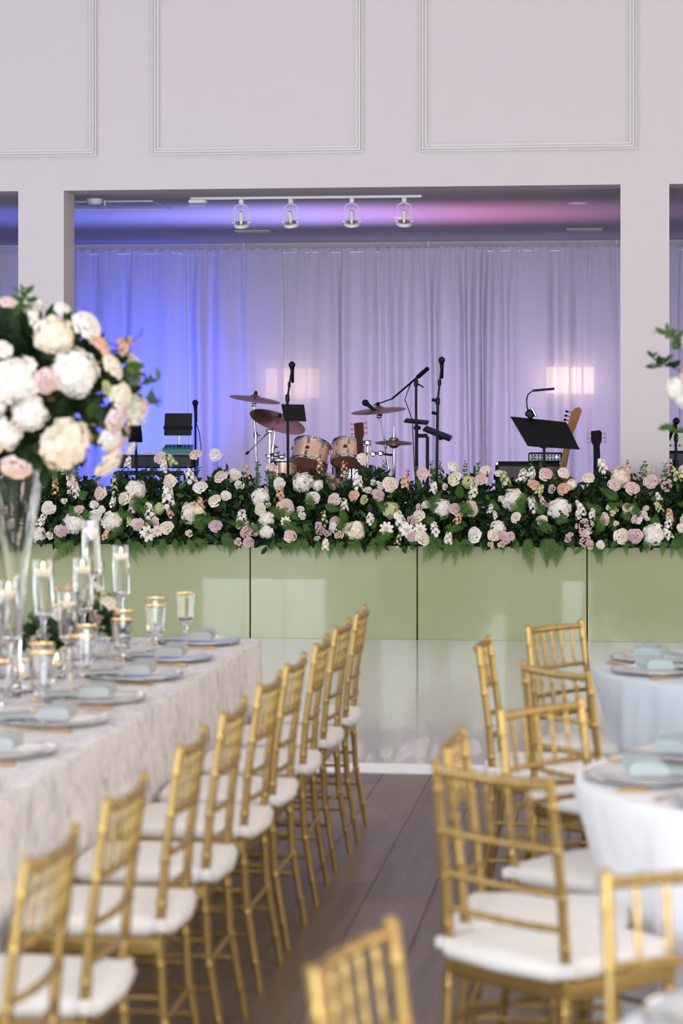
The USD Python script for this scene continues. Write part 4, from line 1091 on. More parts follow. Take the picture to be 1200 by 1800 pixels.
def mk_charger(t):
    obj('plate', lathe([(0, 0.004), (0.095, 0.004), (0.105, 0.008), (0.150, 0.012), (0.165, 0.016), (0.167, 0.014), (0.152, 0.008), (0.11, 0.003), (0.095, 0.0), (0, 0.0)], 48), 'charger', t)
    obj('beaded_rim', lathe([(0.160, 0.0135), (0.163, 0.0185), (0.168, 0.017), (0.168, 0.0135)], 48), 'steel', t)
    obj('inner_plate', lathe([(0, 0.0065), (0.08, 0.0065), (0.105, 0.013), (0.128, 0.0165), (0.128, 0.0148), (0.106, 0.0098), (0.08, 0.0045), (0, 0.0045)], 40), 'plate_white', t)


def ribbon(path, w, th):
    P = np.asarray(path, float); T = np.gradient(P, axis=0); T /= np.linalg.norm(T, axis=1, keepdims=True)
    N = np.stack([-T[:, 1], T[:, 0]], 1)
    loop = np.vstack([P + N * th / 2, (P - N * th / 2)[::-1]])
    n = len(P); W_ = np.interp(np.linspace(0, 1, n), np.linspace(0, 1, len(w)), w); W_ = np.concatenate([W_, W_[::-1]])
    m = len(loop)
    V = np.vstack([np.column_stack([loop[:, 0], -W_ / 2, loop[:, 1]]), np.column_stack([loop[:, 0], W_ / 2, loop[:, 1]])])
    f = []
    for i in range(m):
        j = (i + 1) % m; f += [(i, j, j + m), (i, j + m, i + m)]
    for i in range(n - 1):
        a, b, c, d = i, i + 1, m - 2 - i, m - 1 - i
        f += [(a, d, c), (a, c, b), (a + m, c + m, d + m), (a + m, b + m, c + m)]
    return V, np.array(f)


def mk_napkin(mt):
    def g(t):
        x = np.array([(-0.17, 0.020), (-0.12, 0.0225), (-0.06, 0.026), (-0.02, 0.030), (0.02, 0.032)])
        obj('tail', ribbon(x, [0.13, 0.12, 0.11, 0.105], 0.007), mt, t, smooth=40)
        D = lambda e, k: [(u, s * (0.056 - e), z) for s in (-1, 1) for u, z in ((-0.025 + e, 0.0185), (0.072 - e, 0.0185), (0.078 - e, 0.026), (0.078 - e, 0.046 * k), (0.070 - e, 0.055 * k), (0.035, 0.057 * k), (-0.012 + e, 0.052 * k), (-0.025 + e, 0.036))]
        obj('roll', hull(D(0.004, 1.0) + D(0.0, 0.96)), mt, t, smooth=40)
        obj('fold', ribbon(np.array([(0.070, 0.020), (0.0825, 0.036), (0.081, 0.050), (0.072, 0.0585), (0.035, 0.0605), (0.000, 0.056)]), [0.085, 0.09, 0.08], 0.004), mt, t, smooth=40)
    return g


def mk_knife(t):
    obj('handle', tube([(0.02, 0, 0.004), (0.05, 0, 0.006), (0.10, 0, 0.0065), (0.115, 0, 0.005)], [0.006, 0.008, 0.009, 0.004], 8, 0.6), 'gold_cutlery', t)
    obj('blade', hull([(0.02, -0.006, z) for z in (0.001, 0.004)] + [(0.02, 0.006, z) for z in (0.001, 0.003)] + [(-0.10, -0.008, 0.003), (-0.105, 0.005, 0.002), (-0.115, -0.003, 0.001)]), 'steel', t)


def mk_fork(t):
    obj('handle', tube([(-0.035, 0, 0.007), (0.03, 0, 0.006), (0.085, 0, 0.006), (0.10, 0, 0.005)], [0.003, 0.0045, 0.0085, 0.004], 8, 0.5), 'gold_cutlery', t)
    obj('head', hull([(-0.035, s * 0.004, z) for s in (-1, 1) for z in (0.005, 0.0075)] + [(-0.06, s * 0.012, z) for s in (-1, 1) for z in (0.002, 0.004)]), 'gold_cutlery', t)
    for i in range(4):
        y = (i - 1.5) * 0.0066
        obj('tine', rod((-0.058, y, 0.003), (-0.105, y * 0.95, 0.008), 0.0018, 6), 'gold_cutlery', t)


def mk_goblet(t):
    obj('bowl', lathe([(0, 0.002), (0.033, 0.002), (0.035, 0.006), (0.010, 0.014), (0.0075, 0.03), (0.0095, 0.04), (0.0085, 0.052), (0.024, 0.062), (0.0325, 0.078), (0.0355, 0.110), (0.0390, 0.155), (0.0425, 0.185), (0.0400, 0.185), (0.0365, 0.155), (0.033, 0.110), (0.030, 0.082), (0.021, 0.070), (0, 0.066)], 14), 'glass', t, smooth=20)
    obj('rim', lathe([(0.0424, 0.1815), (0.0430, 0.184), (0.0429, 0.1868), (0.0398, 0.1868), (0.0398, 0.1852)], 24), 'gold_rim', t)
    obj('foot_band', lathe([(0.030, 0.0035), (0.0355, 0.0065), (0.0362, 0.004), (0.034, 0.0)], 24), 'gold_rim', t)


def setting(c, ang, where, nap, extra=True, glasses=((0.12, 0.25), (0.19, 0.0))):
    """c: room x, y of the plate; ang: direction from the sitter into the table."""
    a = math.degrees(ang); R = rotz(ang)
    P = lambda u, v, z=ZT + 0.001: np.array([c[0], c[1], z]) + R @ np.array([u, v, 0])
    place('charger_plate', mk_charger, f'glass charger plate {where}', 'plate', P(0, 0), a, 'charger plates')
    place('folded_napkin' if nap == 'napkin' else 'rolled_napkin', mk_napkin(nap), f'folded sage napkin {where}', 'napkin', P(0.02, 0.0, ZT + 0.001), a + 180, 'folded napkins')
    place('table_knife', mk_knife, f'gold-handled knife {where}', 'knife', P(0.0, -0.20), a + 180, 'gold cutlery')
    place('table_fork', mk_fork, f'gold dinner fork {where}', 'fork', P(0.0, 0.19), a + 180, 'gold cutlery')
    if extra:
        place('table_fork', mk_fork, f'gold outermost salad fork {where}', 'fork', P(-0.01, 0.225), a + 180, 'gold cutlery')
    for k_, (u, v) in enumerate(glasses):
        place('goblet', mk_goblet, f'gold-rimmed goblet {("beside", "beyond")[k_]} the plate {where}', 'glass', P(u, v), k_ * 20 + a, 'gold-rimmed goblets')


for i, y in enumerate(ROWY[:8]):
    setting((-1.735, y), math.pi, f'at the {ORD[i]} chair of the long table', 'napkin', True, ((0.115, -0.29), (0.185, -0.02)))
for i, y in enumerate(ROWY[:5]):
    setting((-2.365, y - 0.05), 0.0, f'across the long table from its {ORD[i]} chair', 'napkin', False, ((0.12, 0.27), (0.17, 0.02)))
for c, angs, nm in ((T1, (152, 196, 243), 'far'), (T2, (138, 181, 226), 'middle'), (T3, (147, 190), 'nearest')):
    for k_, a in enumerate(angs):
        a = math.radians(a) + YAW
        setting(c + 0.575 * np.array([math.cos(a), math.sin(a)]), a + math.pi, f'at the {("back left", "left", "front left")[k_]} of the {nm} round table', 'napkin_teal', False, ((0.20, 0.10), (0.22, -0.06)))

# ------------------------------------------------------------------ candles
def candle(px, ytop, lab, yc=None, x=None, dia=0.036):
    lat = (px - 600) / F
    k_ = lat * math.cos(YAW) - math.sin(YAW)
    xw = -2.05 if x is None else x
    d = xw / k_
    p = cw(lat * d, d)
    H = EYE - (ytop - HOR) * d / F - ZT
    cyl = 0.20 if H > 0.33 else 0.17
    zb = max(H - cyl, 0.06); r = dia
    t = thing('candle_holder', 'clear stemmed candle cylinder ' + lab, 'candle holder', (p[0], p[1], ZT + 0.0005), 0, 'glass candle cylinders')
    fl = H - 0.055                                            # water line
    obj('glass', lathe([(0, 0.0), (0.043, 0.0), (0.043, 0.006), (0.012, 0.014), (0.008, 0.03), (0.008, zb - 0.03), (0.012, zb - 0.012), (r, zb), (r, H), (r - 0.0025, H), (r - 0.0025, zb + 0.006), (0, zb + 0.005)], 32), 'glass', t)
    obj('water', lathe([(0, zb + 0.0055), (r - 0.0029, zb + 0.0065), (r - 0.0029, fl), (0, fl)], 32), 'water', t)
    c = thing('floating_candle', 'lit floating candle in the cylinder ' + lab, 'candle', (p[0], p[1], ZT + fl - 0.006), 0, 'floating candles')
    obj('wax', lathe([(0, 0), (0.012, 0.001), (0.023, 0.008), (r - 0.0065, 0.018), (r - 0.0045, 0.026), (r - 0.009, 0.029), (0.010, 0.026), (0, 0.0255)], 28), 'wax', c)
    obj('wick', rod((0, 0, 0.0255), (0.001, 0, 0.034), 0.0010, 6), 'black', c)
    obj('flame', lathe([(0, 0.030), (0.0036, 0.033), (0.0050, 0.038), (0.0038, 0.044), (0.0018, 0.050), (0, 0.055)], 12), 'flame', c, smooth=True)


for px, yt, lab, x in [(160, 915, 'tallest, in front of the white hydrangea of the hedge', None), (213, 959, 'rightmost on the long table', None), (145, 981, 'directly below the tallest one', None), (168, 987, 'half hidden behind the middle pair', -2.19), (76, 984, 'right beside the trumpet vase', None), (15, 1020, 'in front of the trumpet vase at the left edge', None), (119, 1040, 'shortest, among the low flowers', -1.98), (-14, 1060, 'just outside the left edge', None)]:
    candle(px, yt, lab, None, x)

def mk_votive(t):
    obj('glass', lathe([(0, 0), (0.028, 0), (0.030, 0.004), (0.035, 0.070), (0.0325, 0.070), (0.0275, 0.010), (0, 0.008)], 24), 'glass', t)
    obj('rim', lathe([(0.0346, 0.066), (0.0353, 0.0685), (0.0353, 0.0712), (0.0322, 0.0712), (0.0322, 0.0702)], 24), 'gold_rim', t)
    w = obj('wax', lathe([(0, 0.009), (0.0265, 0.011), (0.0283, 0.030), (0, 0.030)], 24), 'wax', t)
    obj('flame', lathe([(0, 0.034), (0.0036, 0.037), (0.0050, 0.042), (0.0038, 0.048), (0.0018, 0.054), (0, 0.059)], 12), 'flame', w, smooth=True)


for (px, py, lab) in ((152, 1140, 'small lit votive glass with gold rim below the middle candles'), (38, 1196, 'small lit votive glass with gold rim at the left edge of the table'), (100, 1176, 'small lit votive glass with gold rim between the goblets near the trumpet vase')):
    q = at(px, py, z=ZT); place('votive_candle', mk_votive, lab, 'candle', (q[0], q[1], ZT + 0.0005), px, 'votive candles')

# ------------------------------------------------------------------ flowers
def rose(seed, openness=1.0, n=20):
    """A full garden rose: a closed bud wrapped by petals that open towards the rim."""
    r = np.random.RandomState(seed); V, Fc, k_ = [], [], 0
    bud = lathe([(0.0, 0.50), (0.06, 0.485), (0.115, 0.42), (0.13, 0.30), (0.10, 0.10), (0, 0.05)], 10)
    V.append(bud[0]); Fc.append(bud[1]); k_ = len(bud[0])
    for i in range(n):
        t = (i + 0.5) / n
        ph = i * 2.39996 + r.uniform(-.25, .25)
        rim = 0.13 + (0.30 + 0.50 * openness) * t ** 1.05; zr = 0.52 - 0.42 * t ** 1.8 * openness + r.uniform(-.03, .05)
        w = 1.5 - 0.75 * t; roll = (0.05 + 0.13 * t) * openness
        u = np.linspace(-1, 1, 5); v = np.array([0, 0.45, 0.8, 0.93, 1.0])
        U, Vv = np.meshgrid(u, v)
        out = np.clip((Vv - 0.8) / 0.2, 0, 1)
        rad = rim * (0.62 + 0.38 * np.clip(Vv / 0.8, 0, 1) ** 0.8) + roll * out
        an = ph + U * w * (0.72 + 0.28 * np.clip(Vv / 0.8, 0, 1)) * (1 - 0.32 * out * np.abs(U))
        z = zr - 0.42 * (1 - np.clip(Vv / 0.8, 0, 1)) - 0.07 * out * t * 2 - 0.09 * U ** 2 * np.clip(Vv, 0.3, 1)
        P = np.stack([rad * np.cos(an), rad * np.sin(an), z], -1)
        v_, f_ = grid(P); V.append(v_); Fc.append(f_ + k_); k_ += len(v_)
    return np.vstack(V), np.vstack(Fc)


def florets(cs, ns, size, r, k_=4, cup=0.3):
    """k_-petalled florets at cs facing ns; vectorised."""
    V, Fc, m = [], [], 0
    for c, n_ in zip(cs, ns):
        R = frame(n_ + r.normal(0, 0.22, 3)); s = size * r.uniform(0.8, 1.2); a0 = r.uniform(0, 6.28)
        vs = [(0, 0, 0)]; f = []
        for i in range(k_):
            a = a0 + 2 * math.pi * i / k_; e = 0.52 * 2 * math.pi / k_
            b = len(vs)
            vs += [(0.75 * math.cos(a - e), 0.75 * math.sin(a - e), cup * 0.9), (math.cos(a), math.sin(a), cup * r.uniform(0.3, 1.3)), (0.75 * math.cos(a + e), 0.75 * math.sin(a + e), cup * 0.9)]
            f += [(0, b, b + 1), (0, b + 1, b + 2)]
        V.append(np.array(vs) * s @ R.T + c); Fc.append(np.array(f) + m); m += len(vs)
    return np.vstack(V), np.vstack(Fc)


def fib(n, zmin=-0.3):
    i = np.arange(n) + 0.5
    z = 1 - (1 - zmin) * i / n; th = i * 2.39996; q = np.sqrt(1 - z * z)
    return np.stack([q * np.cos(th), q * np.sin(th), z], 1)


def hydrangea(seed, n=120):
    r = np.random.RandomState(seed)
    p = fib(n, -0.35); k_ = 0.82 + r.uniform(-.08, .10, n) + 0.10 * np.sin(p[:, 0] * 5 + seed) * np.cos(p[:, 1] * 4)
    q = p * k_[:, None] * (1, 1, 0.85) + (0, 0, -0.2)
    ico = trimesh.creation.icosphere(1, 0.68)
    return cat_(florets(q, p, 0.225, r, 4, 0.16), mv((ico.vertices, ico.faces), (0, 0, -0.17), None, (1.1)))


def stock(seed, n=16, long=1.5):
    r = np.random.RandomState(seed); i = np.arange(n); t = i / (n - 1)
    th = i * 2.4; q = (0.52 * (1 - 0.6 * t) + 0.08)
    p = np.stack([q * np.cos(th), q * np.sin(th), (t - 0.45) * 2 * long * 0.62], 1)
    nn = np.stack([np.cos(th), np.sin(th), 0.5 + 0 * th], 1)
    a, b = florets(p, nn, 0.36, r, 5, 0.25), florets(p * (0.9, 0.9, 1) + 0.04, nn, 0.26, r, 5, 0.5)
    return cat_(a, b)


def cluster(seed, n=9):
    r = np.random.RandomState(seed); p = fib(n, -0.1); q = p * r.uniform(0.45, 0.95, (n, 1))
    out_ = [mv(rose(seed * 7 + j, 0.9, 7), q[j], frame(p[j] + r.normal(0, .2, 3)), r.uniform(0.30, 0.46)) for j in range(n)]
    return cat_(*out_)


def daisy(seed, n=8):
    r = np.random.RandomState(seed); V, Fc, m = [], [], 0
    for i in range(n):
        a = 2 * math.pi * i / n + r.uniform(-.1, .1); d = np.array([math.cos(a), math.sin(a), 0]); s = np.array([-d[1], d[0], 0]); z = r.uniform(-0.05, 0.18)
        v = np.array([d * 0.12, d * 0.55 - s * 0.26 + (0, 0, .12), d * 0.95 - s * 0.16 + (0, 0, z), d * 1.0 + s * 0.14 + (0, 0, z), d * 0.55 + s * 0.26 + (0, 0, .12)])
        V.append(v); Fc.append(np.array([(0, 1, 4), (1, 2, 3), (1, 3, 4)]) + m); m += 5
    return np.vstack(V), np.vstack(Fc)


def tulip(seed): return mv(rose(seed, 0.25, 8), (0, 0, -0.3), None, (1.25))


def leaf(L_, w, bend=0.15, k_=5):
    t = np.linspace(0, 1, k_); ww = w * np.sin(np.pi * np.clip(t * 0.93 + 0.04, 0, 1)) ** 0.8
    V, f = [], []
    for i in range(k_):
        V += [(-ww[i], t[i] * L_, 0.18 * ww[i] - bend * L_ * t[i] ** 2), (0, t[i] * L_, -bend * L_ * t[i] ** 2), (ww[i], t[i] * L_, 0.18 * ww[i] - bend * L_ * t[i] ** 2)]
    for i in range(k_ - 1):
        for j in (0, 1):
            a = i * 3 + j; f += [(a, a + 1, a + 4), (a, a + 4, a + 3)]
    return np.array(V), np.array(f)


LEAF = leaf(1.0, 0.27, 0.2, 4)


def leaves(cs, dirs, ls, r):
    """Many leaves as one mesh: base points, directions, lengths."""
    V, Fc = [], []
    n0 = len(LEAF[0])
    for i, (c, d, l) in enumerate(zip(cs, dirs, ls)):
        R = frame(d, r.normal(0, 1, 3)); R = np.stack([R[:, 0], R[:, 2], -R[:, 1]], 1)
        V.append(LEAF[0] * l * (r.uniform(0.7, 1.15), 1, 1) @ R.T + c); Fc.append(LEAF[1] + i * n0)
    return np.vstack(V), np.vstack(Fc)


def fern(a, b, w, seed, out_=(0, -1, 0), n=9):
    """A frond from a to b, arching out, pinnae narrowing to the tip."""
    r = np.random.RandomState(seed); a, b = np.asarray(a, float), np.asarray(b, float)
    t = np.linspace(0, 1, n * 2 + 1)
    L_ = np.linalg.norm(b - a)
    P = a + (b - a) * t[:, None] + np.asarray(out_, float) * (0.22 * L_ * np.sin(np.pi * t * 0.75))[:, None]
    ax = (b - a) / L_; sd_ = np.cross(ax, out_); sd_ /= np.linalg.norm(sd_)
    V, Fc, m = [], [], 0
    for i in range(1, n * 2):
        ti = t[i]; wl = w * (1 - ti) ** 0.75 * min(1, 0.45 + ti * 3)
        for s in (-1, 1):
            dr = sd_ * s + ax * (0.55 + 0.2 * r.rand()) + np.asarray(out_) * r.uniform(-.25, .3); dr /= np.linalg.norm(dr)
            pe = np.cross(dr, out_); pe /= np.linalg.norm(pe); q = wl * 0.115
            e = P[i] + dr * wl
            V += [P[i] - pe * q * 0.5, P[i] + dr * wl * .33 - pe * q, P[i] + dr * wl * .5 - pe * q * .5, P[i] + dr * wl * .7 - pe * q * .75, e, P[i] + dr * wl * .7 + pe * q * .75, P[i] + dr * wl * .5 + pe * q * .5, P[i] + dr * wl * .33 + pe * q, P[i] + pe * q * 0.5]
            Fc += [(m, m + 1, m + 8), (m + 1, m + 7, m + 8), (m + 1, m + 2, m + 7), (m + 2, m + 6, m + 7), (m + 2, m + 3, m + 6), (m + 3, m + 5, m + 6), (m + 3, m + 4, m + 5)]
            m += 9
    s_ = tube(P[::3], np.linspace(0.0022, 0.0008, len(P[::3])), 5)
    return cat_((np.array(V), np.array(Fc)), s_)


COL = dict(w='petal_white', c='petal_cream', b='petal_blush', k='petal_pink', m='petal_mauve', p='petal_peach', y='petal_lime', v='petal_violet')
BANK = {}


def bloom(parent, kind, col, pos, nrm, size, seed):
    v = seed % 6
    key = (kind, v)
    if key not in BANK:
        BANK[key] = {'R': lambda: rose(v + 1), 'H': lambda: hydrangea(v + 1), 'S': lambda: stock(v + 1), 'K': lambda: stock(v + 21, 13, 2.6), 'C': lambda: cluster(v + 1), 'D': lambda: daisy(v + 1), 'T': lambda: tulip(v + 1), 'N': lambda: rose(v + 31, 1.0, 9)}[kind]()
    nm = {'R': 'rose', 'H': 'hydrangea', 'S': 'stock_flower', 'K': 'snapdragon', 'C': 'spray_rose', 'D': 'daisy', 'T': 'tulip', 'N': 'spray_rose'}[kind]
    r = np.random.RandomState(seed)
    R = frame(nrm) @ rotz(r.uniform(0, 6.28))
    if kind in 'SK':                                       # spikes stand along their stem
        R = frame((r.normal(0, .25), -0.25 + r.normal(0, .2), 1)) @ rotz(r.uniform(0, 6.28))
    o = obj(nm, mv(BANK[key], pos, R, size), COL[col], parent, smooth=50)
    if kind == 'D':
        obj('flower_centre', mv(lathe([(0, 0.16), (0.12, 0.12), (0.17, 0.0), (0, 0)], 10), pos, R, size), 'petal_lime', o)
    return o


HEDGE = """R b 176 868 12;R w 85 893 12;N w 113 881 6;R w 165 887 8;R w 178 896 7;R w 168 906 11;R c 219 877 12;R m 107 933 11;N w 87 941 7;H w 127 918 20;H w 197 917 19;R k 139 896 9;H w 240 862 19;R b 242 922 11;S p 185 941 8;S w 198 883 8;S w 225 814 9;K p 97 857 9;S b 127 853 15;S w 133 862 11;K y 201 857 9;S b 232 893 10;S y 227 917 7;H w 65 940 15;S w 73 915 10;S v 175 853 6;
R b 343 799 11;R w 379 799 11;R b 282 805 11;S y 302 811 10;S w 288 820 9;R c 299 846 12;R w 352 857 12;S w 335 840 13;R b 387 838 12;R c 413 835 10;K p 433 830 8;R c 377 881 12;R w 397 872 9;H c 336 902 21;S p 352 885 9;S w 295 875 16;S w 263 902 14;S p 299 903 8;R c 293 928 12;D w 259 938 14;R k 273 918 9;D b 277 933 10;S p 258 927 7;R m 379 925 11;N c 332 937 7;H y 278 893 11;S w 425 912 14;C k 433 935 14;N b 418 953 7;R m 436 953 9;N w 421 853 9;C b 240 872 8;
R b 477 822 10;H w 456 873 17;R c 458 895 10;N w 471 886 6;R w 491 850 11;S p 492 867 10;R b 501 892 15;H w 530 847 19;H w 557 853 10;K p 562 822 8;K p 605 827 9;R w 549 877 12;N w 527 896 7;N w 531 906 7;D w 502 916 9;H w 467 913 15;H w 467 933 14;C k 440 932 15;R k 510 942 11;R b 587 878 11;S w 605 888 9;C m 563 932 11;T w 558 947 8;S w 572 958 9;R m 588 917 10;R w 585 927 9;N b 595 940 8;N k 560 922 6;N m 575 938 7;K y 570 913 8;H c 613 932 14;
R w 636 807 10;S w 629 850 12;R p 622 872 10;N y 640 878 8;R m 664 870 11;N w 647 862 7;N w 656 848 6;N w 667 853 8;R c 686 851 13;S p 712 847 11;R b 743 832 11;H c 622 934 18;S w 650 914 10;D w 679 929 12;H y 688 897 15;S w 703 915 14;R c 736 908 11;R w 748 887 7;N b 737 893 8;D w 715 932 13;D w 738 930 11;R m 724 943 9;R c 742 947 12;H w 775 893 17;S w 764 931 10;S w 788 947 10;S w 762 858 9;R w 797 820 10;R c 798 842 13;N w 782 855 6;N m 723 913 8;K y 700 950 7;C k 728 920 8;
R c 853 827 9;R k 845 844 11;H y 823 847 12;S w 832 863 11;R m 800 896 11;R b 826 895 13;S p 805 912 9;R w 834 940 13;N w 787 947 8;S y 887 843 12;R w 878 833 9;S w 917 837 10;S w 933 835 11;R p 938 852 10;R k 958 834 12;H w 903 880 20;T w 880 877 9;R c 906 910 9;S w 936 888 11;R c 952 916 10;R c 867 942 10;H w 875 928 14;R m 885 942 8;R m 896 942 8;N k 880 957 6;N k 890 952 6;S w 862 895 7;S w 870 905 6;N m 970 859 8;S y 948 863 9;S m 954 883 8;N b 862 957 6;
H w 982 895 21;R w 990 831 10;R p 990 860 11;H w 1005 852 10;R c 1035 840 10;S w 1059 821 12;H c 1088 838 18;R b 1079 852 11;R b 1111 859 12;K p 1102 841 9;T c 1143 826 11;R k 1144 847 12;C k 1172 852 14;S y 1190 836 11;R c 1104 895 10;N w 1069 892 5;N w 1063 906 6;N w 1076 902 6;N p 1082 897 5;R k 1062 915 9;N w 1082 920 5;R b 1130 905 7;R b 1134 894 6;R w 1123 915 6;N w 1137 912 5;S k 1114 913 7;R c 1092 943 13;R m 1116 943 13;H w 1146 940 20;S w 1175 920 10;S w 1174 940 9;S p 1176 906 9;R w 1198 928 8;S w 1022 898 10;S w 1016 906 7;S w 1040 904 8;C b 1028 926 16;R w 1029 937 7;C b 1028 950 12;N k 1036 958 8;R w 1055 958 7;N k 998 946 7;N k 1002 940 5;S w 1157 876 8;S y 1157 892 8;S w 1016 886 6;K p 1180 822 7"""
FERNS = [(130, 952, 100, 984), (120, 950, 118, 972), (148, 945, 144, 974), (225, 945, 240, 987), (232, 948, 252, 972), (285, 945, 287, 976), (305, 945, 312, 972), (318, 950, 322, 968), (352, 945, 337, 972), (360, 945, 362, 961), (376, 948, 386, 962), (400, 935, 403, 962), (490, 945, 498, 974), (482, 948, 478, 966), (525, 945, 523, 973), (530, 945, 544, 974), (560, 955, 557, 980), (592, 950, 599, 978), (600, 950, 604, 972), (664, 945, 662, 980), (664, 945, 646, 970), (664, 945, 668, 972), (765, 935, 748, 986), (775, 945, 758, 980), (795, 945, 781, 986), (800, 945, 800, 988), (812, 948, 815, 976), (832, 950, 822, 968), (846, 952, 850, 968), (884, 955, 884, 969), (925, 945, 933, 1000), (932, 945, 921, 978), (955, 945, 961, 993), (968, 945, 975, 990), (966, 950, 961, 993), (985, 950, 979, 992), (1000, 945, 1008, 966), (1050, 965, 1056, 989), (1050, 965, 1050, 986), (1098, 948, 1101, 974), (1085, 950, 1070, 970), (1190, 950, 1197, 978), (1185, 955, 1180, 975), (40, 950, 30, 980), (5, 950, -10, 978), (-60, 950, -70, 980), (1260, 950, 1265, 985)]
BINS = [(-160, 62, 'thick flower arrangement on the stage edge hidden behind the trumpet vase at far left'), (62, 212, 'flower arrangement on the stage edge behind the tallest candle'), (212, 325, 'flower arrangement on the stage edge below the keyboard, with a white daisy'), (325, 450, 'flower arrangement on the stage edge above the leftmost bare panel seam, with a mauve rose'), (450, 597, 'flower arrangement on the stage edge below the larger tom and bass drum'), (597, 718, 'flower arrangement on the stage edge below the acoustic guitar and hi-hat'), (718, 848, 'flower arrangement on the stage edge below the percussion pads and right microphone stand'), (848, 978, 'flower arrangement on the stage edge in front of the grey speaker cabinet'), (978, 1088, 'flower arrangement on the stage edge in front of the black guitar'), (1088, 1330, 'flower arrangement on the stage edge in front of the right pier')]
items = []
for q in HEDGE.replace('\n', '').split(';'):
    k_, c_, x_, y_, r__ = q.split(); items.append((k_, c_, float(x_), float(y_), float(r__)))
rr = random.Random(77)
for x0, x1, n in ((-155, 60, 26), (1205, 1325, 15)):
    for i in range(n):
        items.append((rr.choice('RRRHSSCD'), rr.choice('wwwcbkm'), rr.uniform(x0, x1), rr.uniform(825, 950), rr.uniform(9, 14)))


def hedge_y(z): return YS - 0.11 + 0.30 * max(0.0, (z - ZD) / 0.5) ** 1.2


def hedge_pos(px, py):
    Y = YS
    for _ in range(4):
        Y = hedge_y(at(px, py, Y=Y)[2])
    return at(px, py, Y=Y)


